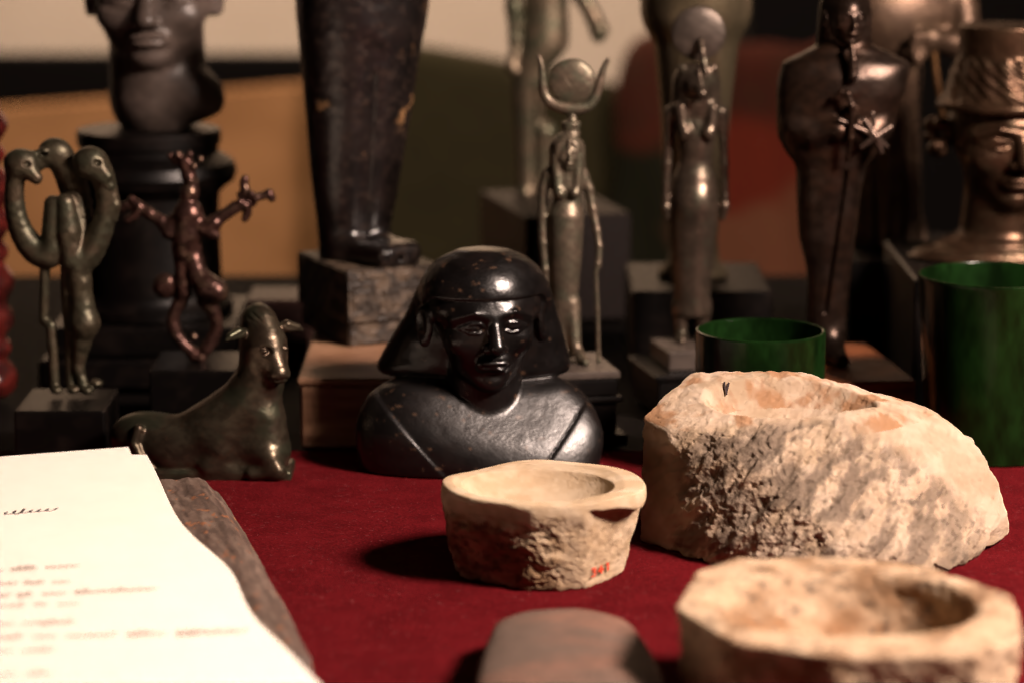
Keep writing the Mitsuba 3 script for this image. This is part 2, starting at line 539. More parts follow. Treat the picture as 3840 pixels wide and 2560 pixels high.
BIG = np.array([(0.1215, 1.6265, 0), (0.076, 1.688, 0), (0.2495, 1.612, 0), (0.300, 1.694, 0.004), (0.19, 1.596, 0), (0.27, 1.76, 0), (0.13, 1.765, 0),
                (0.078, 1.70, 0.0745), (0.1095, 1.750, 0.0915), (0.1778, 1.760, 0.0905), (0.2370, 1.735, 0.0790), (0.2535, 1.722, 0.0752), (0.2800, 1.708, 0.0580), (0.2915, 1.690, 0.0370), (0.2960, 1.684, 0.0187),
                (0.0965, 1.663, 0.0690), (0.110, 1.656, 0.0735), (0.1479, 1.648, 0.0765), (0.1844, 1.658, 0.0800), (0.2078, 1.672, 0.0840), (0.176, 1.603, 0.03)])


def big_fn(p):
    d = hull_sdf(p, BIG * 1000, 2.2)
    rng = np.random.default_rng(12)
    for _ in range(26):
        n = np.array([-0.15 + 1.5 * (rng.random() - 0.5), -0.9, 0.15 + 1.5 * (rng.random() - 0.5)])
        n /= np.linalg.norm(n)
        off = (BIG * 1000 @ n).max() - 0.6 - 3.2 * rng.random()
        d = sx(d, p @ V(n) - np.float32(off), 1.2)
    d = ss(d, ell(p, (168, 1705, 110), (63, 41, 50)), 2.0)
    d = ss(d, ell(p, (226, 1594, 16), (36, 14, 50), rot('y', 24)), 7)
    d = ss(d, ell(p, (140, 1606, 60), (30, 16, 20), rot('y', -35)), 6)
    return d


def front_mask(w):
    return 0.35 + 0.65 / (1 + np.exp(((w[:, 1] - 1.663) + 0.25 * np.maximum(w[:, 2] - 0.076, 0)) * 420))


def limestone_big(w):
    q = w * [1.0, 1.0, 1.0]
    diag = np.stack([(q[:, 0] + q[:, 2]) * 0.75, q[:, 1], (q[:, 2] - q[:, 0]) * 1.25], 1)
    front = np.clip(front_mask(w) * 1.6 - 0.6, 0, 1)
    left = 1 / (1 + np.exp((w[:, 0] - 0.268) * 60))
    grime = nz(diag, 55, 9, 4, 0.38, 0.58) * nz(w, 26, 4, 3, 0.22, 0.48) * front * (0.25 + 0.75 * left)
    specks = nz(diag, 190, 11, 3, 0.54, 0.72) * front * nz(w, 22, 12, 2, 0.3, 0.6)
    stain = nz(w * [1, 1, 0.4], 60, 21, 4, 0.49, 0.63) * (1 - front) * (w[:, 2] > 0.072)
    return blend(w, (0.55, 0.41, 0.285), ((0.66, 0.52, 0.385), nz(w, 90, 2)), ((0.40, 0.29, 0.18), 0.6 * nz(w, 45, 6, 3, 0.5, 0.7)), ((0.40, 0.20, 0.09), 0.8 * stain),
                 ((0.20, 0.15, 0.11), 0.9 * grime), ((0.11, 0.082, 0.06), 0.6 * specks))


def big_rough(w):
    q = np.stack([(w[:, 0] + w[:, 2]) * 0.7, w[:, 1], (w[:, 2] - w[:, 0]) * 1.25], 1)
    a = meshkit.fbm(q * 85, 3, 31) - 0.5
    b = np.abs(meshkit.fbm(q * 170, 3, 36) - 0.5)
    c = meshkit.fbm(w * 24, 2, 38) - 0.5
    ridge = np.abs(meshkit.fbm(q * [40, 40, 75], 3, 44) - 0.5)
    pit = nz(w, 230, 51, 2, 0.60, 0.74)
    return front_mask(w) * (-0.0013 * pit + 0.0060 * a - 0.0035 * b + 0.0010 - 0.0085 * ridge + 0.007 * c)


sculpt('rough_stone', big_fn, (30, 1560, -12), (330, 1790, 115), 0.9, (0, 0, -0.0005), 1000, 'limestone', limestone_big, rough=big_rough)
thing('rough_stone', 'largest stone on the red cloth, a cream block with a rough dirt speckled front', 'stone block')
# ink mark on the smooth top of the stone, two short strokes


def bowl_fn(p):
    ang = np.arctan2(p[:, 1], p[:, 0])
    wob = (5 * np.sin(3 * ang + 0.7) + 4 * np.sin(5 * ang + 2.0)).astype(np.float32)
    d = loft(p, [(0, -4, 0, 190, 175), (60, -4, 0, 204, 190), (150, 0, 0, 226, 205), (185, 3, 0, 235, 214), (210, 3, 0, 232, 211)], k=4) + wob * 0.6
    z = p[:, 2]
    a = p @ V((-0.574, -0.819, -0.15)) - 162
    b = p @ V((0.82, -0.574, -0.15)) - 162
    low = sx(a, b, 1.5)
    lip = z - np.float32(196) + 0.26 * np.maximum(p[:, 0] - 110, 0) - 6 * np.sin(p[:, 0] / 22).astype(np.float32)
    body = sx(d, np.minimum(low, np.maximum(-lip, -9.0) * 1.0), 6)
    scoop = ell(p, (196, -142, 128), (46, 44, 46))
    body = ss(body, scoop, 8)
    body = ss(body, ell(p, (-14, 6, 218), (178, 158, 90)), 5)
    body = np.maximum(body, -sx(ell(p, (-6, 6, 216), (205, 186, 26)), ell(p, (-6, 6, 205), (400, 400, 11)), 3))
    return body


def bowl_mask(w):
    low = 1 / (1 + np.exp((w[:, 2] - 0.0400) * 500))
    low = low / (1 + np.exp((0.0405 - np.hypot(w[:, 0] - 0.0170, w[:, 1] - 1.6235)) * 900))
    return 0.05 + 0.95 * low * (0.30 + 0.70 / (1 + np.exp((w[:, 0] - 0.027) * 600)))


BOWL = (0.0185, 1.622, 0.0)
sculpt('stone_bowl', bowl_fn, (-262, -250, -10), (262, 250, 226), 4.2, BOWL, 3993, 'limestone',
       lambda w: blend(w, (0.66, 0.49, 0.31), ((0.78, 0.62, 0.43), nz(w, 110, 3)), ((0.30, 0.18, 0.09), 0.9 * nz(w, 75, 8, 3, 0.36, 0.60) * bowl_mask(w)), ((0.09, 0.05, 0.027), 0.7 * nz(w * [1, 1, 1.5], 170, 5, 3, 0.50, 0.66) * bowl_mask(w))),  # brown layers are weathering plus painted shade, heavier low on the left side
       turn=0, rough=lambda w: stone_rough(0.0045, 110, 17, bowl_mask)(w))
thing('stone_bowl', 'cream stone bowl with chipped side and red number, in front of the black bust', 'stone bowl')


def trough_fn(p):
    top = [(78, 1340), (92, 1405), (113, 1428), (160, 1433), (205, 1418), (243, 1362), (236, 1292), (212, 1262), (143, 1262), (101, 1284)]
    pts = [(x, y, 60) for x, y in top] + [(160 + (x - 160) * 0.9, 1345 + (y - 1345) * 0.9, 0) for x, y in top]
    d = hull_sdf(p, pts, 1.5)
    d = ss(d, ell(p, (174, 1351, 68), (50, 54, 56)), 6)
    d = ss(d, ell(p, (150, 1350, 68), (54, 51, 34)), 10)
    return d


def in_hollow(w, ragged):
    """1 inside the hollow, with a ragged edge where the brown residue ends"""
    r = np.hypot((w[:, 0] - 0.166) / 0.057, (w[:, 1] - 1.3505) / 0.053) + ragged * (meshkit.fbm(w * 70, 4, 61) - 0.5)
    return 1 / (1 + np.exp((r - 0.97) * 28))


sculpt('hollowed_stone', trough_fn, (60, 1240, -6), (262, 1450, 72), 1.3, (0, 0, 0), 1000, 'limestone',
       lambda w: blend(w, (0.62, 0.44, 0.28), ((0.72, 0.55, 0.37), nz(w, 90, 3)), ((0.36, 0.19, 0.09), in_hollow(w, 0.9) * (0.35 + 0.65 * nz(w, 60, 13, 4, 0.35, 0.6))), ((0.30, 0.17, 0.085), 0.8 * nz(w, 50, 8, 3, 0.48, 0.66)), ((0.09, 0.06, 0.045), 0.7 * nz(w, 260, 5, 2, 0.62, 0.74))),
       rough=lambda w: stone_rough(0.0048, 70, 27)(w) * (0.35 + 0.65 / (1 + np.exp((w[:, 2] - 0.05) * 400))) * (1 - 0.8 * in_hollow(w, 0)))
thing('hollowed_stone', 'hollowed tan stone with a ragged rim at the lower right, out of focus', 'stone bowl')


def palette_fn(p):
    pts = [(-14, 1412), (-6, 1455), (10, 1468), (34, 1473), (58, 1452), (71, 1395), (74, 1316), (70, 1250), (40, 1225), (0, 1225), (-17, 1300)]
    return hull_sdf(p, [(x, y, z) for x, y in pts for z in (2, 23)] + [(x * 0.8 + 5, y * 0.8 + 267, 27) for x, y in pts], 9) - 2.0


def palette_col(w):
    band = np.clip((1.432 - w[:, 1] + 0.05 * (w[:, 0] - 0.03) + 0.012 * (meshkit.fbm(w * 60, 3, 4) - 0.5)) / 0.03, 0, 1)
    return blend(w, (0.18, 0.125, 0.10), ((0.27, 0.145, 0.105), nz(w * [0.8, 1.6, 1] + [0, 0.02, 0], 18, 6, 3, 0.40, 0.62)), ((0.13, 0.095, 0.075), 0.5 * nz(w, 160, 9)))


sculpt('flat_stone', palette_fn, (-35, 1205, -6), (92, 1492, 40), 1.4, (0, 0, 0.0005), 1000, 'smooth_stone', palette_col, rough=lambda w: 0.0016 * (meshkit.fbm(w * 45, 3, 3) - 0.5))
thing('flat_stone', 'smooth rounded flat stone of grey and reddish brown at the bottom edge', 'stone')

# ================================================================== papers and the blade beside them
PZ = 0.0290
pad = [(-0.46, 1.10), (-0.10, 1.10), (-0.165, 1.34), (-0.215, 1.50), (-0.250, 1.66), (-0.268, 1.77), (-0.46, 1.74)]
put('manuscript__sheet_stack', *extrude(pad, 0.0004, PZ - 0.0012), 'paper', False)
sheet1 = [(-0.46, 1.755), (-0.3237, 1.788), (-0.246, 1.8154), (-0.2405, 1.79), (-0.235, 1.60), (-0.30, 1.2), (-0.46, 1.2)]
put('manuscript__sheet', *extrude(sheet1, PZ - 0.0010, PZ - 0.0004), 'paper', False)
edge = cur([(-0.2310, 1.7890, 0), (-0.2074, 1.6884, 0), (-0.1890, 1.615, 0), (-0.1672, 1.5567, 0), (-0.1490, 1.505, 0), (-0.1345, 1.4385, 0), (-0.1130, 1.378, 0), (-0.0905, 1.3157, 0), (-0.055, 1.22, 0), (-0.02, 1.12, 0)], 60)[:, :2]
sheet2 = [(-0.46, 1.752), (-0.246, 1.7895)] + [tuple(e) for e in edge] + [(-0.46, 1.10)]
put('manuscript__sheet_001', *extrude(sheet2, PZ, PZ + 0.0006), 'paper', False)
thing('manuscript', 'sheets of white paper with faded handwriting lying at the lower left', 'papers')


def scrawl(seed, x0, y0, x1, y1, size, wt, words):
    """handwriting: slanted loops in words along a line, as thin flat ribbons"""
    rng = np.random.default_rng(seed)
    d = np.array([x1 - x0, y1 - y0])
    L = np.hypot(*d)
    d /= L
    nn = np.array([-d[1], d[0]])
    parts, s = [], 0.0
    for wl in words:
        n = int(wl * 7)
        t = np.linspace(0, wl, max(n * 4, 8))
        amp = np.interp(t, np.arange(int(wl) + 2), np.where(rng.random(int(wl) + 2) < 0.28, 2.1, 0.9))
        u = s + t * size * 0.75 + 0.22 * size * np.sin(2 * math.pi * t * 1.02 + 1)
        h = size * 0.5 * amp * (0.5 + 0.5 * np.sin(2 * math.pi * t * 1.02)) - (amp > 1.8) * size * 0.3 * rng.random()
        u = u + h * 0.55
        c = np.array([x0, y0]) + u[:, None] * d + h[:, None] * nn * 1.9
        g = np.gradient(c, axis=0)
        g /= np.linalg.norm(g, axis=1, keepdims=True) + 1e-12
        wd = wt * (0.6 + 0.7 * np.abs(g @ nn))[:, None] * np.stack([-g[:, 1], g[:, 0]], 1)
        a, b = np.c_[c + wd, np.full(len(c), PZ + 0.00068)], np.c_[c - wd, np.full(len(c), PZ + 0.00068)]
        k = np.arange(len(c) - 1)
        vv = np.vstack([a, b])
        nn_ = len(c)
        parts.append((vv, np.vstack([np.stack([k, k + nn_, k + 1], 1), np.stack([k + 1, k + nn_, k + nn_ + 1], 1)])))
        s += wl * size * 0.75 + size * 1.1
    return merged(parts)


INK = [(1, -0.2960, 1.636, -0.250, 1.652, 0.0066, 0.00062, [6.2], 'black_ink'),
       (2, -0.2830, 1.512, -0.22, 1.528, 0.0046, 0.00065, [2, 4, 5], 'faded_ink'),
       (3, -0.2790, 1.486, -0.16, 1.500, 0.0046, 0.00062, [4, 3, 2.5], 'faded_ink'),
       (4, -0.2760, 1.462, -0.12, 1.490, 0.0050, 0.00073, [3, 2, 3, 11], 'faded_ink'),
       (5, -0.2700, 1.444, -0.16, 1.458, 0.0046, 0.00054, [5, 2, 3], 'faded_ink'),
       (6, -0.2640, 1.412, -0.15, 1.424, 0.0048, 0.00062, [3, 7], 'faded_ink'),
       (7, -0.2600, 1.388, -0.09, 1.404, 0.0050, 0.00068, [4, 3, 6.5, 5, 9], 'faded_ink'),
       (8, -0.2560, 1.366, -0.12, 1.376, 0.0046, 0.00057, [3, 4], 'faded_ink'),
       (9, -0.2520, 1.328, -0.09, 1.340, 0.0048, 0.00054, [4, 3], 'faded_ink')]
for k, (sd, x0, y0, x1, y1, size, wt, words, ink) in enumerate(INK):
    put('manuscript__ink_line' + ('_%03d' % k if k else ''), *scrawl(sd, x0, y0, x1, y1, size, wt, words), ink, False)


def blade_fn(p):
    right = [(-180, 1764), (-172, 1718), (-161, 1690), (-142, 1600), (-129, 1545), (-117, 1480), (-108, 1430), (-98, 1398)]
    d = None
    pts = [(x, y, z) for x, y in right for z in (1, 8)] + [(x - 15, y - 3, 23) for x, y in right[:-1]] + [(x - 42, y - 4, 22) for x, y in right] + [(x - 42, y - 4, 1) for x, y in right] + [(-100, 1402, 17)]
    d = hull_sdf(p, pts, 3)
    step = np.maximum(np.maximum(-(p[:, 0] + 180 + (1764 - p[:, 1]) * 0.02), p[:, 1] - 1300), 12 - p[:, 2])
    return d


def blade_col(w):
    along = np.stack([w[:, 0] + 0.24 * w[:, 1], w[:, 1] * 0.18, w[:, 2]], 1)
    return blend(w, (0.150, 0.098, 0.076), ((0.23, 0.165, 0.13), nz(along, 150, 2, 3)), ((0.085, 0.055, 0.044), 0.8 * nz(along, 420, 4, 2)), ((0.36, 0.14, 0.06), 0.8 * nz(w * [1, .5, 1], 190, 8, 3, 0.66, 0.73)))


def blade_rough(w):
    along = np.stack([w[:, 0] + 0.24 * w[:, 1], w[:, 1] * 0.12, w[:, 2]], 1)
    return 0.0032 * (meshkit.fbm(along * 150, 3, 3) - 0.5) + 0.0012 * (meshkit.fbm(w * 420, 2, 7) - 0.5)


sculpt('old_blade', blade_fn, (-245, 1385, -3), (-84, 1775, 30), 1.0, (0, 0, 0.0003), 1000, 'smooth_stone', blade_col, rough=blade_rough)
thing('old_blade', 'long weathered brown blade with orange worn edges lying under the right edge of the papers', 'blade')

# ================================================================== the dark portrait bust, in focus
def bust_fn(p):
    body = loft(p, [(0, 0, 25, 264, 120), (35, 0, 25, 272, 127), (90, 0, 25, 277, 130), (130, 0, 26, 269, 122), (165, 0, 28, 252, 110), (190, 0, 30, 226, 96), (208, 0, 30, 190, 84)], n=2.4, k=12)
    tilt = (p - V((0, -14, 192))) @ V((0.20, -0.81, 0.551))
    body = sx(body, tilt, 40)
    body = sx(body, -p[:, 2] + 2, 10)
    l1 = (p[:, 0] + 205) * 0.74 + (p[:, 2] - 150) * 0.67
    l2 = (p[:, 0] - 238) * 0.80 - (p[:, 2] - 140) * 0.60
    front = 1 / (1 + np.exp(np.clip((p[:, 1] - 25) / 10, -30, 30)))
    body = body - front * (4.5 / (1 + np.exp(np.clip(l1 / 1.8, -30, 30))) + 6.0 / (1 + np.exp(np.clip(-l2 / 1.8, -30, 30))))
    body = groove(body, np.where((p[:, 1] < 10) & (p[:, 2] < 132), l2 + 2, 99), 3.0, 4.5).astype(np.float32)
    body = ss(body, ell(p, (92, -140, 45), (12, 20, 9)), 3)
    neck = con(p, (10, 44, 140), (14, 20, 290), 88, 80)
    body = ss(body, con(p, (12, 10, 215), (10, 20, 170), 100, 60), 10)
    d = su(body, neck, 8)
    c = V((12, 4, 343))
    R = rot('z', 15)
    q = ((p - c) @ R)
    h = head((q / V((158, 124, 148))).astype(np.float32), ears=0.88) * 124
    h = su(h, ell(q, (0, 18, 40), (134, 117, 76)), 12)
    cap = ell(q, (0, 18, 54), (141, 116, 114))
    cap = sx(cap, -(q[:, 2] - 66 + 0.55 * np.maximum(q[:, 1] + 20, 0)), 4)
    wig = loft(p, [(200, -13, 108, 219, 88), (225, -13, 108, 224, 92), (250, -10, 108, 216, 94), (300, -2, 104, 196, 96), (350, 6, 98, 174, 94), (400, 10, 80, 157, 96), (440, 12, 62, 138, 92), (480, 12, 44, 104, 78), (500, 12, 35, 64, 54)], k=20)
    wig = su(wig, cap, 26)
    h = ss(h, ell(q, (-16, -112, -100), (26, 16, 12)), 8)
    h = ss(h, ell(q, (14, -116, -122), (16, 14, 10)), 8)
    d = su(d, np.minimum(h, wig), 5)
    return d


def bust_col(w):
    return blend(w, (0.0045, 0.0036, 0.0035), ((0.013, 0.009, 0.008), 0.7 * nz(w, 60, 2, 4, 0.42, 0.66)), ((0.007, 0.006, 0.006), 0.7 * nz(w, 190, 3)), ((0.13, 0.075, 0.045), 0.6 * nz(w, 230, 9, 3, 0.70, 0.78)))


sculpt('portrait_bust', bust_fn, (-300, -170, -6), (300, 215, 535), 3.2, (-0.0219, 1.871, 0.0), 3470, 'basalt', bust_col,
       rough=lambda w: 0.00035 * (meshkit.fbm(w * 130, 3, 5) - 0.5))
thing('portrait_bust', 'polished black stone bust with a flared wig, standing in focus at the centre', 'bust')


# ================================================================== recumbent ram-like bronze beside the papers
def ram_fn(p):
    d = ell(p, (40, 0, 72), (150, 62, 66), rot('y', 8))
    d = su(d, ell(p, (-130, 22, 78), (86, 62, 62)), 40)
    d = su(d, tub(p, [(44, 0, 108, 74), (104, -4, 158, 70), (134, -8, 215, 58), (145, -10, 270, 50)]), 44)
    d = su(d, con(p, (150, -28, 60), (150, -22, 130), 54, 44), 40)
    d = su(d, con(p, (-40, -20, 28), (160, -30, 24), 30, 30), 24)
    d = su(d, tub(p, [(128, -48, 78, 24), (160, -66, 50, 22), (176, -72, 22, 19), (120, -74, 16, 15)], 16), 12)
    d = su(d, tub(p, [(40, -44, 56, 34), (20, -54, 28, 24), (90, -58, 14, 14)], 16), 24)
    d = su(d, ell(p, (-60, -32, 56), (66, 36, 52)), 26)
    d = su(d, tub(p, [(-140, -36, 112, 12), (-150, -44, 80, 11), (-136, -50, 50, 10), (-112, -52, 22, 10)]), 8)
    d = su(d, box(p, (20, -6, 8), (190, 66, 14), 8), 8)
    # head
    R = rot('z', 38)
    q = ((p - V((146, -14, 298))) / 1.14) @ R
    h = ell(q, (0, 6, 6), (42, 52, 62))
    h = su(h, con(q, (0, -16, 0), (0, -52, -42), 36, 22), 22)
    h = su(h, ell(q, (0, 16, 52), (33, 38, 34)), 16)
    h = su(h, ell(q, (0, -60, -48), (20, 14, 15)), 8)
    m = mir(q)
    h = ss(h, ell(m, (24, -46, 0), (12, 12, 8)), 5)
    h = su(h, ell(m, (24, -38, 0), (9, 9, 6)), 3)
    h = ss(h, tub(q, [(-20, -60, -56, 2.4), (0, -76, -54, 2.4), (20, -60, -56, 2.4)]), 2)
    h = su(h, tub(m, [(34, 8, 28, 8), (58, 2, 34, 13), (80, -4, 30, 8), (90, -6, 24, 3)]), 6)
    h = ss(h, tub(m, [(52, -14, 34, 6), (80, -16, 29, 4)]), 4)
    for k in range(4):
        h = ss(h, tub(m, [(4 + 7 * k, -34 + 5 * k, 62 - 3 * k, 1.6), (6 + 9 * k, -10 + 6 * k, 88 - 9 * k, 1.4)]), 2)
    return su(d, h * 1.14, 18)


def bronze_ram(w):
    return blend(w, (0.105, 0.075, 0.052), ((0.160, 0.135, 0.092), nz(w, 80, 2)), ((0.050, 0.034, 0.024), 0.5 * nz(w, 260, 3, 3)), ((0.15, 0.09, 0.055), 0.5 * nz(w, 420, 5, 2, 0.62, 0.72)), ((0.08, 0.105, 0.065), 0.5 * nz(w, 55, 7, 3, 0.52, 0.66)))


sculpt('ram_figure', ram_fn, (-240, -105, -8), (260, 110, 430), 3.2, (-0.2040, 1.862, 0.0), 3490, 'bronze', bronze_ram,
       rough=lambda w: 0.0003 * (meshkit.fbm(w * 170, 3, 5) - 0.5))
thing('ram_figure', 'dark bronze resting animal with raised head, lying just behind the papers', 'animal figurine')


# ================================================================== left group
def beast_fn(p):
    TH = lambda r: 1.12 * r + 2.5
    g = lambda x, y, d=0, r=9: (x - 175, d, 915 - y, TH(r))
    d = tub(p, [g(152, 470, -6, 17), g(148, 530, -6, 19), g(142, 592, -4, 17)], 4)
    d = su(d, tub(p, [g(180, 466, -10, 18), g(184, 530, -10, 23), g(190, 595, -6, 22)], 4), 5)
    d = su(d, tub(p, cur([g(148, 575, 4, 26), g(105, 575, 4, 25), g(72, 520, 2, 20), g(63, 450, 0, 17), g(72, 392, 0, 17), g(96, 372, -3, 18)], 16), 6), 12)
    d = su(d, ell(p, g(84, 384, -2)[:3], (30, 24, 26)), 8)
    d = su(d, con(p, g(92, 388, -6)[:3], g(116, 414, -10)[:3], 18, 10), 8)
    d = ss(d, con(p, g(100, 412, -18)[:3], g(124, 426, -18)[:3], 4), 3)
    d = su(d, tub(p, [g(96, 362, 8, 6), g(118, 354, 8, 5), g(132, 350, 6, 5)]), 4)
    d = su(d, tub(p, cur([g(190, 590, 4, 24), g(226, 590, 4, 24), g(258, 530, 2, 21), g(274, 460, 0, 19), g(262, 400, 0, 22), g(238, 372, -4, 26)], 16), 6), 10)
    d = su(d, ell(p, g(236, 378, -8)[:3], (34, 30, 32)), 8)
    d = su(d, con(p, g(250, 392, -16)[:3], g(284, 424, -20)[:3], 20, 11), 8)
    d = su(d, tub(p, [g(286, 440, -10, 10), g(292, 470, -8, 11), g(288, 500, -6, 8)], 4), 5)
    d = su(d, tub(p, cur([g(150, 360, 40, 22), g(172, 382, 44, 26), g(192, 440, 46, 27), g(206, 520, 34, 26), g(204, 580, 16, 22)], 14), 6), 10)
    d = su(d, tub(p, [g(128, 590, 8, 10), g(124, 660, 10, 8), g(120, 740, 10, 8), g(136, 752, 6, 9), g(140, 815, 2, 8), g(141, 890, 0, 9)]), 5)
    d = su(d, tub(p, [g(176, 590, 16, 11), g(172, 680, 20, 10), g(180, 770, 14, 11), g(178, 890, 6, 9)]), 5)
    d = su(d, tub(p, [g(204, 590, 0, 23), g(206, 650, 0, 22), g(210, 700, 0, 22), g(214, 745, -2, 30), g(206, 790, 0, 17), g(198, 850, -2, 9), g(210, 893, -6, 9)], 8), 8)
    for hx, hy, hd, sx1 in ((80, 376, -4, 1), (240, 372, -10, 1), (152, 356, 36, -1)):
        d = su(d, ell(p, g(hx, hy, hd)[:3], (38, 32, 34)), 12)
        d = su(d, con(p, g(hx + 18 * sx1, hy + 10, hd - 8)[:3], g(hx + 38 * sx1, hy + 30, hd - 14)[:3], 22, 14), 8)
        d = ss(d, ell(p, g(hx + 20 * sx1, hy - 2, hd - 28)[:3], (9, 9, 6)), 4)
    for x, y, dd in ((148, 898, -12), (186, 898, -8), (238, 884, 0), (218, 898, -14)):
        d = su(d, ell(p, g(x, y, dd)[:3], (15, 17, 10)), 6)
    return d


sculpt('double_headed_figurine__figure', beast_fn, (-145, -70, -3), (140, 90, 590), 3.6, (-0.3016, 1.935, 0.0362), 3385, 'bronze_worn', rough=lambda w: 0.0006 * (meshkit.fbm(w * 210, 3, 5) - 0.5), colour=lambda w: patina(w, (0.080, 0.064, 0.040), (0.062, 0.062, 0.040), (0.11, 0.075, 0.05), 60, 3))
block('double_headed_figurine__pedestal', (-0.3315, 1.888, 0), (-0.2715, 1.962, 0.036), 'ebony')
thing('double_headed_figurine', 'greenish bronze figurine of thin legs and curved necks ending in animal heads', 'figurine')


def vine_fn(p):
    TH = lambda r: 1.15 * r + 2.5
    g = lambda x, y, d=0, r=9: (x - 455, d, 820 - y, TH(r))
    d = tub(p, [g(436, 362, 0, 13), g(442, 392, 0, 12), g(448, 412, -2, 11), g(444, 432, -2, 16), g(440, 455, -2, 13), g(440, 480, -4, 27), g(434, 530, -4, 27), g(432, 566, -2, 24)], 6)
    for x, y, dd, r in ((402, 350, 4, 8), (420, 346, -6, 9), (446, 344, -8, 9), (470, 356, 0, 8), (456, 372, -12, 9), (446, 402, -14, 8), (412, 362, 6, 9)):
        d = su(d, ell(p, g(x, y, dd)[:3], (r, r, r)), 5)
    d = su(d, tub(p, [g(410, 500, -4, 16), g(398, 520, -10, 15), g(378, 498, -6, 10), g(350, 480, -4, 9), g(326, 462, -2, 8), g(312, 448, 0, 6)], 5), 6)
    d = su(d, tub(p, [g(330, 468, -4, 7), g(318, 486, -6, 7), g(304, 494, -6, 6)]), 4)
    d = su(d, tub(p, [g(322, 470, 0, 6), g(300, 462, 2, 6), g(290, 470, 2, 5)]), 4)
    d = su(d, tub(p, [g(454, 492, -8, 15), g(476, 512, -12, 14), g(492, 520, -14, 13), g(500, 500, -14, 13), g(520, 484, -10, 10), g(548, 466, -6, 10), g(566, 458, -4, 9)], 5), 6)
    d = su(d, tub(p, [g(484, 498, -20, 6), g(494, 522, -24, 6), g(508, 530, -20, 5)]), 4)
    for a in range(7):
        an = a * 0.9
        d = su(d, ell(p, g(575 + 17 * math.cos(an), 446 + 15 * math.sin(an), -6 + 10 * math.sin(an * 2))[:3], (10, 10, 9)), 4)
    d = su(d, tub(p, [g(574, 440, 0, 8), g(566, 414, 4, 7), g(570, 402, 4, 6)]), 4)
    d = su(d, tub(p, [g(588, 446, 0, 7), g(612, 440, 2, 6), g(624, 436, 2, 8), g(630, 446, 2, 6)]), 4)
    d = su(d, tub(p, [g(572, 458, 0, 8), g(574, 482, 2, 7), g(568, 494, 2, 5)]), 4)
    d = su(d, tub(p, [g(424, 560, -2, 18), g(424, 610, -4, 13), g(426, 645, -8, 13), g(428, 664, -8, 12), g(416, 690, -2, 11)], 5), 6)
    d = su(d, ell(p, g(384, 648, 2)[:3], (30, 20, 30)), 10)
    d = su(d, tub(p, cur([g(418, 684, -2, 12), g(402, 712, -6, 10), g(402, 744, -8, 10), g(418, 776, -8, 9), g(446, 802, -6, 9)], 12), 4), 5)
    d = su(d, tub(p, [g(442, 552, -2, 19), g(450, 590, -6, 17), g(458, 622, -12, 19), g(482, 648, -20, 24), g(500, 656, -22, 22), g(476, 680, -10, 15)], 8), 6)
    d = su(d, tub(p, cur([g(476, 676, -10, 15), g(494, 708, -10, 11), g(500, 740, -8, 9), g(488, 772, -8, 10), g(466, 800, -6, 9)], 12), 4), 5)
    for x, y, dd, r in ((448, 764, -10, 9), (446, 806, -8, 16), (476, 792, -12, 12), (496, 776, -6, 8), (462, 812, -10, 14)):
        d = su(d, ell(p, g(x, y, dd)[:3], (r, r, r)), 5)
    return d


sculpt('vine_figurine__figure', vine_fn, (-180, -60, -6), (190, 50, 495), 3.2, (-0.2219, 2.0126, 0.0455), 3249, 'bronze',
       lambda w: patina(w, (0.105, 0.050, 0.040), (0.068, 0.036, 0.030), (0.19, 0.13, 0.085), 90, 5), rough=lambda w: 0.0011 * (meshkit.fbm(w * 230, 3, 5) - 0.5))
block('vine_figurine__pedestal', (-0.2525, 1.978, 0), (-0.1915, 2.048, 0.045), 'ebony')
thing('vine_figurine', 'reddish bronze branching figurine with outstretched arms ending in blossoms', 'figurine')

# beaded red carved post at the left edge
prof, z = [(0.0001, 0.0)], 0.0
for k in range(9):
    hgt = (0.034, 0.022, 0.030)[k % 3]
    r = (0.0265, 0.0225, 0.025)[k % 3]
    for t in np.linspace(0.08, 0.92, 9):
        prof.append((r * (0.72 + 0.28 * math.sin(math.pi * t)), z + hgt * t))
    z += hgt
prof += [(0.018, z + 0.006), (0.012, z + 0.013), (0.0001, z + 0.016)]
v, f = lathe(prof, (-0.3915, 2.1, 0.0))
nn = vnormals(v, f)
v = v + nn * (0.0028 * (meshkit.fbm(v * 120, 3, 3) - 0.5))[:, None]
v[:, 2] *= 0.228 / v[:, 2].max()
put('carved_post', v, f, 'lacquer', True, blend(v, (0.085, 0.012, 0.010), ((0.17, 0.022, 0.016), nz(v, 70, 2)), ((0.02, 0.004, 0.004), 0.8 * nz(v, 160, 4))))
thing('carved_post', 'glossy dark red beaded carving cut off by the left edge', 'carving')


def portrait_fn(p):
    h = head_at(p, (12, -10, 184), 150, wide=1.3, ears=0)
    for s in (-1, 1):
        h = su(h, box(p, (12 + s * 140, 20, 208), (20, 40, 62), 12, rot('y', s * 6)), 10)
    n = con(p, (14, 30, -40), (14, 26, 110), 112, 108)
    n = su(n, ell(p, (92, -8, -30), (82, 74, 66), rot('y', 28)), 26)
    n = sx(n, -(p[:, 2] + 118 + 0.42 * np.minimum(-(p[:, 0] - 60), 0)), 6)
    d = su(n, h, 14)
    return d


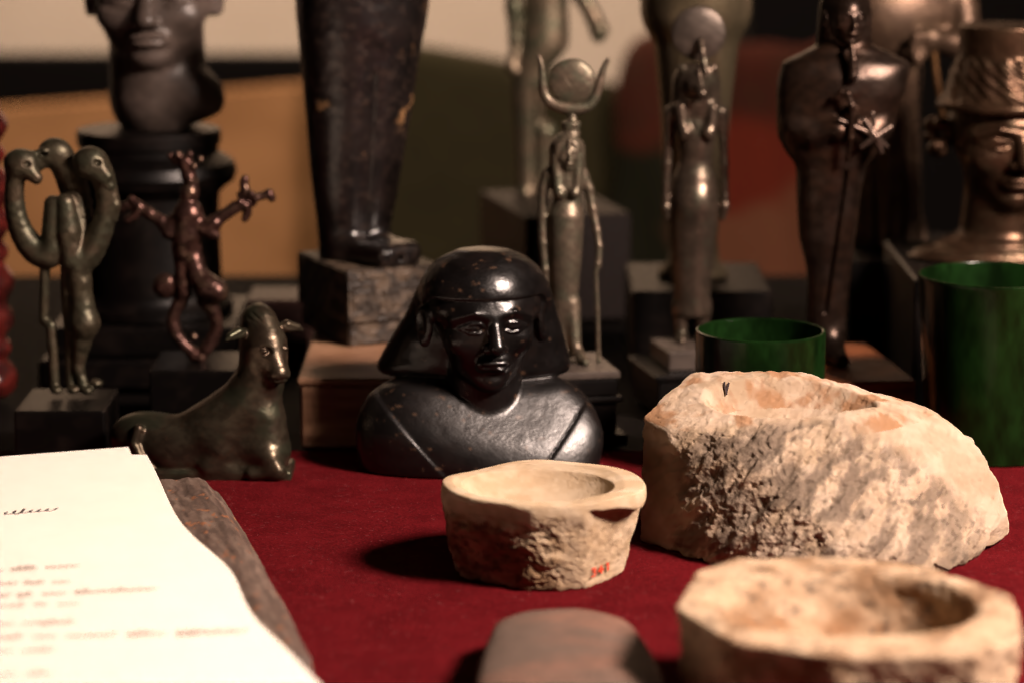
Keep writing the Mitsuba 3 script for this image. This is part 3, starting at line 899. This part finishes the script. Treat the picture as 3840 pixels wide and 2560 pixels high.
sculpt('portrait_sculpture__head', portrait_fn, (-190, -190, -130), (230, 190, 380), 4.2, (-0.2745, 2.20, 0.2245), 3020, 'satin_stone',
       lambda w: blend(w, (0.095, 0.070, 0.057), ((0.15, 0.113, 0.095), nz(w, 55, 2)), ((0.06, 0.046, 0.039), 0.5 * nz(w, 150, 4))))
v, f = lathe([(0.0001, 0.046), (0.062, 0.046), (0.062, 0.052), (0.057, 0.056), (0.0535, 0.062), (0.052, 0.120), (0.053, 0.133), (0.058, 0.138), (0.064, 0.142), (0.0665, 0.149), (0.064, 0.156), (0.058, 0.160), (0.0525, 0.163), (0.0525, 0.168),
              (0.0545, 0.1695), (0.0548, 0.178), (0.0535, 0.1798), (0.0001, 0.1798)], (-0.2765, 2.20, 0))
v[:, 2] *= 1.04
put('portrait_sculpture__pedestal', v, f, 'ebony', 35)
block('portrait_sculpture__pedestal_step', (-0.347, 2.130, 0.023), (-0.206, 2.272, 0.046), 'ebony', ch=0.003)
block('portrait_sculpture__pedestal_step_001', (-0.354, 2.123, 0), (-0.199, 2.279, 0.0228), 'ebony', ch=0.003)
thing('portrait_sculpture', 'dark grey portrait head with blocky ears on a round moulded pedestal', 'sculpture head')

# ================================================================== tall wrapped figure on its inscribed plinth
def mummy_fn(p):
    d = loft(p, [(0, -24, 10, 80, 74), (60, -26, 6, 84, 66), (150, -24, 0, 98, 72), (300, -16, 0, 118, 86), (450, -8, 2, 136, 98), (600, 0, 4, 154, 108), (760, 0, 4, 152, 108)], -4, 640, 2.3)
    d = su(d, box(p, (-2, -82, 24), (62, 92, 28), 24, rot('z', 16)), 30)
    d = ss(d, con(p, (20, -180, 14), (-6, -90, 54), 7), 10)
    d = ss(d, con(p, (-24, -84, 70), (-10, -122, 470), 15, 17), 30)
    d = groove(d, np.where((p[:, 1] < 0) & (p[:, 2] < 430), p[:, 0] + 22 - p[:, 2] * 0.03, 99), 3, 5)
    return d


def mummy_col(w):
    flake = nz(w, 110, 4, 3, 0.68, 0.73) * nz(w, 22, 9, 2, 0.50, 0.68)
    return blend(w, (0.006, 0.0045, 0.0045), ((0.014, 0.010, 0.009), nz(w, 50, 2)), ((0.34, 0.19, 0.085), 0.9 * flake), ((0.06, 0.04, 0.03), 0.4 * nz(w, 260, 6, 2, 0.58, 0.7)))


MP, MT = (-0.1075, 2.105, 0.1045), 25
sculpt('wrapped_figure__figure', mummy_fn, (-175, -200, -6), (175, 130, 680), 5, (MP[0], MP[1], MP[2]), 3120, 'polished_stone', mummy_col, turn=MT, rough=lambda w: 0.0009 * (meshkit.fbm(w * 110, 3, 5) - 0.5))


def plinth(key, half, z0, z1, ch, bsdf):
    v, f = slab((half[0], half[1], (z1 - z0) / 2), ch)
    a = math.radians(MT)
    R = np.array([[math.cos(a), -math.sin(a), 0], [math.sin(a), math.cos(a), 0], [0, 0, 1]])
    return put(key, v @ R.T + np.array([-0.1046, 2.097, (z0 + z1) / 2]), f, bsdf, False)


def old_col(p, n, uv):
    return mix((0.020, 0.014, 0.010), (0.085, 0.060, 0.04), smoothstep(0.38, 0.68, fbm(p.x * 130, p.y * 130, p.z * 130, 3)))


scene['old_painted_wood'] = two(bump({'type': 'principled', 'base_color': proc(old_col), 'roughness': 0.5, 'specular': 0.4}, mid, 0.0012))
plinth('wrapped_figure__plinth_foot', (0.0355, 0.0475), 0.0494, 0.0660, 0.002, 'old_painted_wood')
plinth('wrapped_figure__plinth', (0.0375, 0.050), 0.0660, 0.1045, 0.0015, 'old_painted_wood')


def on_face(verts, faces, u, z, out=0.0):
    """a small raised carving on the plinth's front face: u along it, z up"""
    a = math.radians(MT)
    ex, en = np.array([math.cos(a), math.sin(a), 0]), np.array([math.sin(a), -math.cos(a), 0])
    c = np.array([-0.1046, 2.097, 0]) + en * (0.050 + out)
    v = np.asarray(verts)
    return c + ex * (v[:, :1] + u) + en * v[:, 2:3] + np.array([0, 0, 1]) * (v[:, 1:2] + z), faces


def bar(x0, y0, x1, y1, t=0.0011, hh=0.0009):
    d = np.array([x1 - x0, y1 - y0])
    L = np.hypot(*d)
    v, f = slab((L / 2 + t / 2, t / 2, hh), 0.0003)
    c, s = d / max(L, 1e-9)
    return np.stack([v[:, 0] * c - v[:, 1] * s + (x0 + x1) / 2, v[:, 0] * s + v[:, 1] * c + (y0 + y1) / 2, v[:, 2]], 1), f


def ringlet(cx, cy, rx, ry, n=10):
    return [bar(cx + rx * math.cos(i * 2 * math.pi / n), cy + ry * math.sin(i * 2 * math.pi / n), cx + rx * math.cos((i + 1) * 2 * math.pi / n), cy + ry * math.sin((i + 1) * 2 * math.pi / n)) for i in range(n)]


for k, (a, b, c, d) in enumerate([(-0.036, 0.0985, 0.036, 0.0985), (-0.036, 0.0690, 0.036, 0.0690), (-0.036, 0.0690, -0.036, 0.0985), (0.036, 0.0690, 0.036, 0.0985), (0.010, 0.0690, 0.010, 0.0985)]):
    vv, ff = bar(a, b, c, d, 0.002, 0.0012)
    put('wrapped_figure__border_strip' + ('_%03d' % k if k else ''), *on_face(vv, ff, 0, 0), 'old_painted_wood', False)
GL = [[bar(0, 0, 0, .012), bar(0, .012, .004, .009), bar(.002, .0, .002, .008)], ringlet(.003, .007, .0035, .004) + [bar(.003, 0, .003, .003)], [bar(0, .003, .006, .003), bar(0, .006, .006, .006), bar(0, .009, .006, .009)],
      ringlet(.003, .009, .0025, .003) + [bar(.003, 0, .003, .006), bar(0, .004, .006, .004)], [bar(0, 0, .003, .012), bar(.003, .012, .006, 0), bar(.001, .005, .005, .005)], [bar(0, .010, .005, .010), bar(.005, .010, .005, .001), bar(0, .001, .005, .001)]]
for k in range(10):
    vv, ff = merged(GL[(k * 5 + k // 3) % 6])
    u = (-0.0335 + k * 0.0072) if k < 6 else (0.0125 + (k - 6) * 0.0060)
    put('wrapped_figure__glyph' + ('_%03d' % k if k else ''), *on_face(vv * [1, 1.35, 1], ff, u, 0.0745), 'old_painted_wood', False)
thing('wrapped_figure', 'tall black wrapped figure on an inscribed plinth, cut off by the top edge', 'statue')
block('wooden_box', (-0.1444, 1.933, 0), (0.02, 2.20, 0.0440), 'pale_wood', ch=0.002)
block('wooden_box__lid', (-0.1462, 1.931, 0.0440), (0.0218, 2.202, 0.0492), 'pale_wood', ch=0.0015)
scene['wooden_box__body'] = scene.pop('wooden_box')
thing('wooden_box', 'low brown wooden box under the inscribed plinth, left of the black bust', 'box')
block('wooden_casket', (-0.209, 2.235, 0), (-0.160, 2.30, 0.048), 'dark_wood', ch=0.002)
thing('wooden_casket', 'small wooden box in the shade behind the raised animal head', 'box')

# ================================================================== statuettes behind the bust
def ped(key, c, half, levels, turn, bsdf='ebony'):
    """moulded square pedestal: levels are (name, z0, z1, overhang)"""
    a = math.radians(turn)
    R = np.array([[math.cos(a), -math.sin(a), 0], [math.sin(a), math.cos(a), 0], [0, 0, 1]])
    for name, z0, z1, o, m in levels:
        v, f = slab((half[0] + o, half[1] + o, (z1 - z0) / 2), min(0.0012, (z1 - z0) * 0.3))
        put(key + '__' + name, v @ R.T + np.array([c[0], c[1], (z0 + z1) / 2]), f, m or bsdf, False)


def dust_col(p, n, uv):
    return mix((0.030, 0.024, 0.020), (0.075, 0.058, 0.048), fbm(p.x * 160, p.y * 160, p.z * 160, 3))


scene['grey_stone'] = two({'type': 'principled', 'base_color': proc(dust_col), 'roughness': 0.4, 'specular': 0.5})


def nude_fn(p):
    g = lambda x, y, d=0, r=9: (x - 1230, d, 440 - y, r)
    d = loft(p, [(0, -14, 0, 26, 30), (60, -16, 0, 28, 26), (160, -16, 0, 34, 30), (280, -8, 0, 46, 38), (340, 20, 0, 56, 44), (440, 24, 0, 50, 40), (520, 24, 0, 56, 42)], -6, 520, k=10)
    d = su(d, tub(p, [g(1252, 300, -4, 27), g(1250, 380, 0, 20), g(1246, 430, -6, 18), g(1250, 440, -30, 15)], 6), 10)
    d = su(d, tub(p, [g(1212, 300, 6, 24), g(1208, 380, 8, 18), g(1206, 432, 4, 17), g(1206, 440, -20, 14)], 6), 10)
    d = groove(d, np.where((p[:, 1] < 30) & (p[:, 2] < 250), p[:, 0] - 0, 99), 3, 12)
    d = np.minimum(d, tub(p, [g(1178, -60, -6, 21), g(1182, 20, -6, 20), g(1184, 90, -8, 15), g(1184, 118, -10, 13), g(1176, 150, -16, 14), g(1186, 160, -22, 11)], 8))
    d = su(d, tub(p, [g(1300, -80, -10, 24), g(1336, -8, -24, 21), g(1360, 36, -32, 19), g(1373, 66, -40, 21), g(1372, 78, -44, 17)], 8), 8)
    return d


sculpt('standing_nude__figure', nude_fn, (-90, -75, -12), (170, 60, 500), 4.5, (0.0205, 2.540, 0.0905), 2600, 'bronze_worn',
       lambda w: patina(w, (0.24, 0.18, 0.12), (0.14, 0.13, 0.085), (0.07, 0.12, 0.07), 70, 11))
a = math.radians(14)
ped('standing_nude', (0.036, 2.485), (0.046, 0.082), [('pedestal', 0, 0.0900, 0, 'ebony_brown')], 14)
thing('standing_nude', 'green patinated bronze nude with hanging arms, on a dark block behind the horned statuette', 'statuette')


def goddess_fn(p):
    g = lambda x, y, d=0, r=9: (x - 1315, d, 830 - y, r)
    d = loft(p, [(8, -18, -2, 31, 26), (60, -17, 0, 29, 25), (150, -15, 0, 33, 30), (260, -13, 0, 40, 36), (330, -12, 2, 42, 38), (372, -10, 2, 30, 26), (400, -8, 0, 36, 30), (428, -10, 2, 44, 26), (442, -10, 4, 34, 18)], 6, 446, k=8)
    d = su(d, ell(g_m(p, -9), (17, -26, 388), (13, 14, 13)), 8)
    d = su(d, tub(p, [g(1300, 412, 0, 18), g(1304, 380, -2, 17)]), 8)
    d = su(d, tub(p, [g(1296, 808, -14, 15), g(1292, 822, -40, 12), g(1298, 824, -56, 10)], 5), 8)
    d = su(d, tub(p, [g(1332, 806, -30, 13), g(1340, 820, -56, 12), g(1348, 822, -72, 9)], 5), 8)
    d = su(d, tub(p, [g(1318, 700, -8, 20), g(1326, 790, -24, 14)]), 10)
    # head and wig
    h = ell(p, g(1306, 346, -4)[:3], (38, 36, 42))
    h = su(h, loft(p, [(395, -9, 6, 44, 28), (430, -9, 4, 43, 30), (470, -9, 4, 41, 32), (500, -9, 2, 36, 32)], k=8), 10)
    h = su(h, con(g_m(p, -9), (26, -16, 470), (22, -24, 402), 12, 9), 6)
    h = ss(h, ell(p, g(1306, 352, -46)[:3], (25, 22, 34)), 5)
    h = su(h, head_at(p, g(1306, 354, -10)[:3], 36, rot('z', 10), ears=0, fine=False), 4)
    h = su(h, con(p, g(1312, 322, -34), g(1308, 340, -40), 5, 3), 3)
    d = su(d, h, 6)
    d = su(d, loft(p, [(518, 0, 0, 24, 22), (528, 0, 0, 19, 18), (545, 0, 0, 22, 20), (552, 2, 0, 12, 11), (572, 2, 0, 9, 8)], k=3), 6)
    # arms
    d = su(d, tub(p, [g(1262, 400, 0, 13), g(1252, 436, 0, 11), g(1249, 500, -2, 10), g(1251, 560, -6, 9), g(1256, 620, -8, 8), g(1258, 672, -8, 7), g(1264, 690, -8, 6)], 5), 7)
    d = su(d, tub(p, [g(1342, 402, 0, 13), g(1356, 436, 0, 11), g(1364, 480, -4, 10), g(1374, 530, -10, 9), g(1379, 565, -16, 8), g(1378, 610, -20, 8)], 5), 7)
    return d


def g_m(p, cx):
    q = p.copy()
    q[:, 0] = np.abs(q[:, 0] - cx)
    return q


bz = lambda sd: (lambda w: patina(w, (0.19, 0.145, 0.105), (0.13, 0.115, 0.08), (0.08, 0.105, 0.07), 80, sd))
GP = (0.0405, 1.983, 0.0520)
sculpt('horned_statuette__figure', goddess_fn, (-85, -95, -4), (85, 55, 585), 3.2, GP, 3300, 'bronze_worn', bz(21))


def disc_fn(p):
    d = ell(p, (2, 4, 637), (53, 15, 53))
    return ss(d, con(p, (-24, -12, 668), (14, -12, 610), 2.2), 2)


sculpt('horned_statuette__sun_disk', disc_fn, (-60, -20, 575), (66, 30, 700), 3.2, GP, 3300, 'bronze_worn', bz(23))
hp = cur([(-74, 0, 697, 4), (-66, 2, 660, 8), (-63, 4, 622, 10), (-46, 4, 590, 12), (2, 2, 576, 14), (44, 4, 588, 12), (62, 4, 628, 10), (72, 4, 664, 7), (84, 4, 688, 5)], 40)
sculpt('horned_statuette__horns', lambda p: tub(p, hp, 3), (-95, -20, 550), (100, 25, 712), 3.2, GP, 3300, 'bronze_worn', bz(25))
sp = [(62, -22, 226, 7.5), (57, -24, 205, 5.5), (61, -28, 120, 5.5), (64, -32, 24, 5), (65, -34, 3, 6)]
sculpt('horned_statuette__staff', lambda p: tub(p, sp, 3), (45, -50, -4), (80, -8, 240), 3, GP, 3300, 'bronze_worn', bz(27))
ped('horned_statuette', (0.0440, 1.972), (0.0215, 0.033), [('pedestal_foot', 0, 0.0085, 0.0065, None), ('pedestal', 0.0085, 0.0300, 0.0, None), ('pedestal_moulding', 0.0300, 0.0345, 0.0035, None), ('pedestal_neck', 0.0345, 0.0465, 0.0008, None), ('plinth', 0.0465, 0.0520, 0.002, 'grey_stone')], 12)
thing('horned_statuette', 'slim bronze statuette with horns and round disk on its head and a thin staff', 'statuette')


def lion_fn(p):
    g = lambda x, y, d=0, r=9: (x - 1597, d, 765 - y, r)
    d = loft(p, [(62, -2, 0, 44, 34), (100, -2, 0, 42, 34), (220, -2, 0, 50, 38), (320, -1, -2, 56, 44), (370, 0, 0, 50, 40), (420, 2, 0, 38, 30), (455, 3, 0, 41, 34), (500, 3, 2, 52, 34), (530, 2, 4, 62, 28), (546, 2, 6, 46, 20)], 58, 546, k=10)
    d = su(d, ell(p, (2, -22, 322), (36, 26, 40)), 20)
    m = g_m(p, -2)
    d = su(d, tub(m, [(26, 0, 80, 20), (25, 0, 40, 15), (24, -2, 12, 14), (24, -30, 6, 10)], 6), 8)
    d = su(d, ell(g_m(p, 2), (24, -34, 486), (14, 15, 14)), 6)
    d = np.minimum(d, tub(p, [g(1540, 236, 0, 14), g(1537, 300, 0, 10.5), g(1534, 355, -2, 10), g(1532, 430, -6, 9), g(1532, 455, -8, 11), g(1536, 480, -8, 7)], 5))
    d = np.minimum(d, tub(p, [g(1658, 236, 0, 14), g(1661, 300, 0, 10.5), g(1664, 355, -2, 10), g(1666, 430, -6, 9), g(1666, 452, -8, 11), g(1662, 478, -8, 7)], 5))
    d = su(d, box(p, (2, 2, 526), (60, 16, 10), 8), 10)
    h = loft(p, [(520, 2, 6, 52, 36), (560, 2, 6, 56, 44), (600, 2, 4, 54, 46), (626, 3, 2, 46, 42), (640, 3, 2, 30, 28)], k=10)
    h = su(h, con(g_m(p, 2), (36, -24, 540), (30, -36, 476), 15, 10), 8)
    h = ss(h, ell(p, (2, -62, 585), (34, 34, 44)), 6)
    h = su(h, ell(p, (2, -28, 592), (30, 32, 34)), 6)
    h = su(h, con(p, (6, -44, 598), (10, -72, 578), 16, 12), 8)
    h = su(h, con(p, (4, -46, 628), (8, -64, 596), 6, 6), 5)
    h = su(h, ell(g_m(p, 3), (34, -22, 630), (12, 9, 10)), 5)
    return su(d, h, 10)


lz = lambda sd: (lambda w: patina(w, (0.15, 0.11, 0.082), (0.095, 0.075, 0.056), (0.11, 0.115, 0.08), 80, sd))
LP = (0.1320, 2.085, 0.0452)
sculpt('lion_headed_statuette__figure', lion_fn, (-90, -95, -5), (90, 60, 655), 3.6, LP, 3150, 'bronze', lz(31))
sculpt('lion_headed_statuette__sun_disk', lambda p: ell(p, (6, 8, 706), (63, 14, 62)), (-64, -12, 635), (76, 30, 775), 4, LP, 3150, 'bronze_worn', lambda w: patina(w, (0.115, 0.092, 0.076), (0.08, 0.064, 0.052), None, 80, 33))
up = [(10, -12, 690, 9), (12, -24, 672, 8), (16, -36, 650, 7), (20, -50, 625, 5)]
sculpt('lion_headed_statuette__cobra', lambda p: tub(p, up, 3), (-10, -65, 600), (40, 5, 712), 3, LP, 3150, 'bronze', lz(35))
ped('lion_headed_statuette', (0.1290, 2.073), (0.0225, 0.0265), [('pedestal', 0, 0.0265, 0.0105, None), ('pedestal_moulding', 0.0265, 0.0310, 0.0135, None), ('plinth', 0.0310, 0.0452, 0.0, 'grey_stone')], 12)
thing('lion_headed_statuette', 'bronze lion headed figure with a plain round disk on its head and no horns', 'statuette')

v, f = lathe([(0.0001, 0.0), (0.027, 0.0), (0.027, 0.006), (0.020, 0.012), (0.0185, 0.03), (0.0235, 0.085), (0.0275, 0.135), (0.0320, 0.178), (0.0355, 0.187), (0.0400, 0.194), (0.0425, 0.203), (0.0432, 0.225), (0.041, 0.26), (0.034, 0.29), (0.0001, 0.30)], (0.1400, 2.215, 0.0702))
nn = vnormals(v, f)
v = v + nn * (0.0014 * (meshkit.fbm(v * 60, 3, 3) - 0.5))[:, None]
put('bronze_vessel__body', v, f, 'bronze', True, patina(v, (0.26, 0.21, 0.13), (0.16, 0.135, 0.08), (0.32, 0.26, 0.19), 40, 41))
block('bronze_vessel__pedestal', (0.090, 2.150, 0), (0.196, 2.285, 0.0700), 'ebony', ch=0.002)
thing('bronze_vessel', 'olive bronze bulging vessel on a dark block behind the lion headed statuette', 'vessel')


def osiris_fn(p):
    g = lambda x, y, d=0, r=9: (x - 1915, d, 830 - y, r)
    d = loft(p, [(40, -10, 0, 38, 40), (85, -12, 0, 43, 42), (205, -9, 0, 51, 44), (283, -14, 0, 64, 52), (371, -13, 0, 72, 58), (440, -9, 0, 80, 62), (480, -7, 0, 108, 68), (520, -2, 0, 130, 72), (580, 4, 0, 138, 74), (640, 14, 0, 146, 70), (672, 20, 2, 144, 60), (700, 20, 4, 96, 46), (730, 16, 4, 44, 36), (760, 16, 4, 40, 36)], 30, 760, 2.4, 10)
    d = su(d, con(p, (-10, -4, 60), (0, -50, 20), 36, 26), 18)
    d = su(d, con(p, (0, -50, 20), (14, -96, 14), 26, 18), 14)
    d = sx(d, -p[:, 2], 2)
    # slit between the legs
    ln_ = (p[:, 0] - (11 - (371 - p[:, 2]) * 0.118))
    d = groove(d, np.where((p[:, 1] < 0) & (p[:, 2] > 110) & (p[:, 2] < 440), ln_, 99), 4.5, 12)
    # crossed forearms and fists
    d = su(d, tub(p, [g(1822, 290, -40, 24), g(1856, 310, -62, 22), g(1905, 292, -78, 19)], 8), 22)
    d = su(d, tub(p, [g(2010, 296, -40, 24), g(1974, 316, -62, 22), g(1935, 300, -78, 19)], 8), 22)
    d = su(d, ell(p, g(1938, 262, -84)[:3], (20, 16, 24)), 6)
    d = su(d, ell(p, g(1912, 300, -84)[:3], (20, 16, 20)), 6)
    # broad collar
    d = su(d, loft(p, [(600, 10, 0, 60, 80), (640, 12, 2, 112, 80), (676, 14, 4, 126, 68), (696, 16, 4, 92, 54)], 604, 700, 2.2, 6) + 4, 6)
    # head, headcloth, beard
    h = loft(p, [(690, 16, 14, 66, 36), (740, 16, 10, 62, 44), (800, 16, 6, 58, 48), (850, 16, 6, 44, 40), (960, 16, 8, 20, 20)], k=10)
    h = su(h, head_at(p, (18, -24, 778), 58, rot('z', 12), ears=0.9), 6)
    h = su(h, tub(p, [(24, -72, 722, 8), (26, -84, 690, 10), (26, -88, 654, 11), (24, -80, 644, 6)], 4), 6)
    return su(d, h, 8)


oz = lambda sd: (lambda w: patina(w, (0.036, 0.023, 0.017), (0.055, 0.029, 0.018), (0.07, 0.05, 0.04), 45, sd))
OP = (0.2290, 2.045, 0.0402)
sculpt('wrapped_statuette__figure', osiris_fn, (-160, -125, -4), (185, 95, 900), 4.2, OP, 3190, 'bronze', oz(51))
cr = [(18, -96, 470, 6), (22, -108, 520, 7), (24, -108, 590, 7), (14, -106, 618, 7), (-2, -104, 622, 6), (-10, -102, 608, 6)]
sculpt('wrapped_statuette__crook', lambda p: tub(p, cr, 4), (-30, -125, 450), (45, -80, 640), 3, OP, 3190, 'bronze', oz(53))
fl = [[(-4, -100, 560, 5), (30, -100, 545, 5), (78, -98, 522, 7)], [(52, -100, 560, 5), (78, -100, 522, 8), (92, -96, 486, 6)], [(78, -100, 522, 8), (112, -90, 542, 7)], [(78, -100, 522, 8), (104, -90, 498, 6)], [(78, -100, 522, 8), (46, -100, 498, 6)], [(70, -96, 574, 5), (74, -96, 548, 6)]]


def flail_fn(p):
    d = None
    for t in fl:
        e = tub(p, t, 3)
        d = e if d is None else su(d, e, 4)
    return d


sculpt('wrapped_statuette__flail', flail_fn, (-20, -120, 470), (130, -70, 590), 3, OP, 3190, 'bronze', lambda w: patina(w, (0.14, 0.10, 0.08), (0.09, 0.06, 0.045), None, 60, 55))
block('wrapped_statuette__pedestal', (0.176, 1.962, 0), (0.2715, 2.100, 0.0400), 'red_wood', turn=8, ch=0.0015)
thing('wrapped_statuette', 'dark brown wrapped figure with crossed arms, crook and flail, on a reddish wooden block', 'statuette')


def draped_fn(p):
    g = lambda x, y, d=0, r=9: (x - 2100, d, 560 - y, r)
    fold = (7 * np.sin(p[:, 0] / 11 + p[:, 2] / 90) + 5 * np.sin(p[:, 0] / 5.5 + 1.3)).astype(np.float32) * (p[:, 1] < 20) * (p[:, 2] < 430)
    d = loft(p, [(0, -40, 10, 86, 60), (120, -44, 8, 78, 56), (300, -46, 6, 74, 54), (420, -44, 4, 82, 60), (470, -20, 4, 104, 62), (540, 0, 6, 118, 70), (620, 4, 8, 116, 66), (700, 0, 8, 60, 50)], 0, 700, 2.2, 10) + fold * 0.6
    d = su(d, ell(p, g(2040, 40, -40)[:3], (88, 40, 84)), 20)
    d = ss(d, con(p, g(1990, 128, -70), g(2090, 118, -70), 10), 10)
    d = su(d, tub(p, [g(2210, 0, -10, 40), g(2222, 70, -30, 34), g(2190, 90, -60, 30), g(2140, 78, -84, 26)], 10), 14)
    d = su(d, ell(p, g(2128, 78, -88)[:3], (34, 26, 32)), 8)
    for k, (x, y) in enumerate(((2096, 70), (2092, 88), (2094, 104), (2104, 116))):
        d = su(d, tub(p, [g(2116, y - 2, -100, 10), g(x, y, -108, 9), g(x + 2, y + 14, -110, 8)], 4), 3)
    d = su(d, tub(p, [g(2080, 106, -96, 8), g(2092, 112, -98, 7), g(2124, 108, -98, 7)], 3), 3)
    d = su(d, tub(p, [g(2216, 60, -30, 22), g(2214, 130, -34, 18), g(2222, 190, -34, 16), g(2230, 260, -30, 14)], 6), 10)
    return d


QP = (0.3150, 2.300, 0.0802)
dz = lambda sd: (lambda w: patina(w, (0.125, 0.078, 0.05), (0.08, 0.048, 0.03), (0.17, 0.115, 0.07), 50, sd))
sculpt('draped_statuette__figure', draped_fn, (-165, -140, -4), (170, 90, 640), 4.6, QP, 2860, 'bronze_worn', dz(61))
sculpt('draped_statuette__stick', lambda p: tub(p, [(38, -92, 470, 8), (52, -88, 380, 8), (68, -84, 300, 7)], 3), (20, -110, 285), (90, -65, 485), 4, QP, 2860, 'bronze_worn', lambda w: blend(w, (0.25, 0.13, 0.05), ((0.17, 0.085, 0.035), nz(w, 90, 2))))
block('draped_statuette__pedestal', (0.262, 2.225, 0), (0.362, 2.375, 0.0800), 'ebony', ch=0.002)
thing('draped_statuette', 'brown bronze draped figure gripping a thin stick, between the wrapped statuette and the helmeted head', 'statuette')


def helmet_fn(p):
    R = rot('z', 9)
    c = V((2, 0, 271))
    q = (p - c) @ R
    d = head_at(p, (2, 0, 271), 150, R, wide=1.14, ears=0)
    n = con(p, (0, 18, 40), (2, 14, 200), 96, 84)
    n = su(n, loft(p, [(0, -14, 14, 200, 120), (16, -14, 14, 186, 112), (30, -10, 14, 150, 100), (50, -4, 16, 112, 92)], k=6), 24)
    for z in (12, 28, 44):
        n = ss(n, np.abs(np.hypot(*(np.array([p[:, 2] - z, np.minimum(np.abs(n), 9)])))).astype(np.float32) - 3.5, 3)
    d = su(d, n, 22)
    ang = np.arctan2(q[:, 0], -q[:, 1])
    cap = loft(q, [(72, 0, 22, 150, 160), (84, 0, 22, 152, 162), (100, 0, 22, 138, 150), (120, 0, 22, 128, 140), (150, 0, 24, 120, 132), (185, 0, 24, 106, 116), (200, 0, 24, 104, 112), (262, 0, 24, 106, 112)], 72, 262, 2, 5)
    relief = (4.0 * np.sin(ang * 17 + q[:, 2] / 7.0) * np.sin(q[:, 2] / 9.0 + ang * 3)).astype(np.float32) * ((q[:, 2] > 92) & (q[:, 2] < 190))
    cap = cap - relief
    d = su(d, cap, 6)
    rng = np.random.default_rng(5)
    for k in range(13):
        s = -1 if k < 9 else 1
        u = rng.random(3)
        c2 = np.array([s * (118 + 46 * u[0]), 10 + 60 * u[1], 62 - 96 * u[2] ** 0.8])
        r = 17 + 9 * rng.random()
        t = ell(q, c2, (r, r, r * 0.8))
        t = ss(t, con(q, c2 + [s * 4, -r, 4], c2 + [s * 8, -r * 1.1, -3], 4.5), 3)
        d = su(d, t, 5)
    return d


sculpt('helmeted_bust__head', helmet_fn, (-230, -175, -4), (235, 210, 545), 4.2, (0.3640, 2.135, 0.0985), 3090, 'bronze',
       lambda w: patina(w, (0.105, 0.058, 0.033), (0.062, 0.034, 0.020), (0.11, 0.08, 0.048), 55, 71))
block('helmeted_bust__pedestal', (0.288, 2.045, 0), (0.470, 2.225, 0.0980), 'ebony', ch=0.002)
thing('helmeted_bust', 'bronze female head with tall decorated helmet and curled hair, at the right edge', 'sculpture head')

# ================================================================== green stone vessels
v, f = lathe([(0.0001, 0), (0.0425, 0), (0.0440, 0.0012), (0.0450, 0.012), (0.0500, 0.08), (0.0528, 0.1190), (0.0532, 0.1212), (0.0528, 0.1225), (0.0514, 0.1226), (0.0506, 0.1216), (0.0480, 0.08), (0.0430, 0.012), (0.0400, 0.006), (0.0001, 0.005)], (0.3255, 1.9200, 0))
put('green_cup', v, f, 'jade', 40)
thing('green_cup', 'tall dark green stone cup cut off by the right edge', 'cup')
v, f = lathe([(0.0001, 0), (0.0390, 0), (0.0410, 0.0015), (0.0418, 0.01), (0.0424, 0.0945), (0.0421, 0.0960), (0.0410, 0.0965), (0.0400, 0.0960), (0.0397, 0.0945), (0.0388, 0.012), (0.036, 0.006), (0.0001, 0.005)], (0.1621, 1.8600, 0))
put('green_bowl', v, f, 'jade', 40)
thing('green_bowl', 'round green stone vessel with a thin rim standing behind the large rough stone', 'bowl')


# ================================================================== painted marks on the stones
def mark(key, on, strokes, width, bsdf):
    """brush strokes in x, z laid on the front of a stone"""
    sv = MESH[on][0]
    n = vnormals(*MESH[on])
    sv = sv[n[:, 1] < 0.15]
    parts = []
    for st in strokes:
        st = np.asarray(st, float)
        t = np.linspace(0, len(st) - 1, 14)
        c = np.stack([np.interp(t, np.arange(len(st)), st[:, 0]), np.interp(t, np.arange(len(st)), st[:, 1])], 1)
        g = np.gradient(c, axis=0)
        g /= np.linalg.norm(g, axis=1, keepdims=True) + 1e-12
        rows = []
        for s in (-1, 0, 1):
            q = c + s * width / 2 * np.stack([-g[:, 1], g[:, 0]], 1)
            y = []
            for a in q:
                near = (np.hypot(sv[:, 0] - a[0], sv[:, 2] - a[1]) < 0.0018)
                y.append(sv[near, 1].min() if near.any() else np.nan)
            rows.append(np.stack([q[:, 0], np.array(y) - 0.00035, q[:, 1]], 1))
        k, m = np.arange(13), 14
        vv = np.vstack(rows)
        if np.isnan(vv).any():
            continue
        parts.append((vv, np.vstack([np.stack([r * m + k, r * m + k + 1, (r + 1) * m + k], 1) for r in (0, 1)] + [np.stack([r * m + k + 1, (r + 1) * m + k + 1, (r + 1) * m + k], 1) for r in (0, 1)])))
    if parts:
        put(key, *merged(parts), bsdf, False)


def digits(x, z, h):
    w = h * 0.62
    three = [(x, z + h * .9), (x + w * .5, z + h), (x + w * .8, z + h * .75), (x + w * .3, z + h * .52), (x + w * .8, z + h * .3), (x + w * .45, z), (x, z + h * .1)]
    x += w * 1.25
    four = [[(x + w * .6, z + h), (x, z + h * .38), (x + w, z + h * .38)], [(x + w * .65, z + h * .75), (x + w * .6, z)]]
    x += w * 1.45
    return [three] + four + [[(x, z + h * .75), (x + w * .3, z + h), (x + w * .28, z)]]


mark('stone_bowl__painted_number', 'stone_bowl', digits(0.0450, 0.0065, 0.0052), 0.0010, 'red_paint')
mark('rough_stone__ink_mark', 'rough_stone', [[(0.1292, 0.0885), (0.1300, 0.0845), (0.1306, 0.0815)], [(0.1322, 0.0880), (0.1312, 0.0850), (0.1305, 0.0825)]], 0.0011, 'black_ink')
for k in ('stone_bowl', 'rough_stone'):
    if k + '__painted_number' in scene or k + '__ink_mark' in scene:
        scene[k + '__body'] = scene.pop(k)
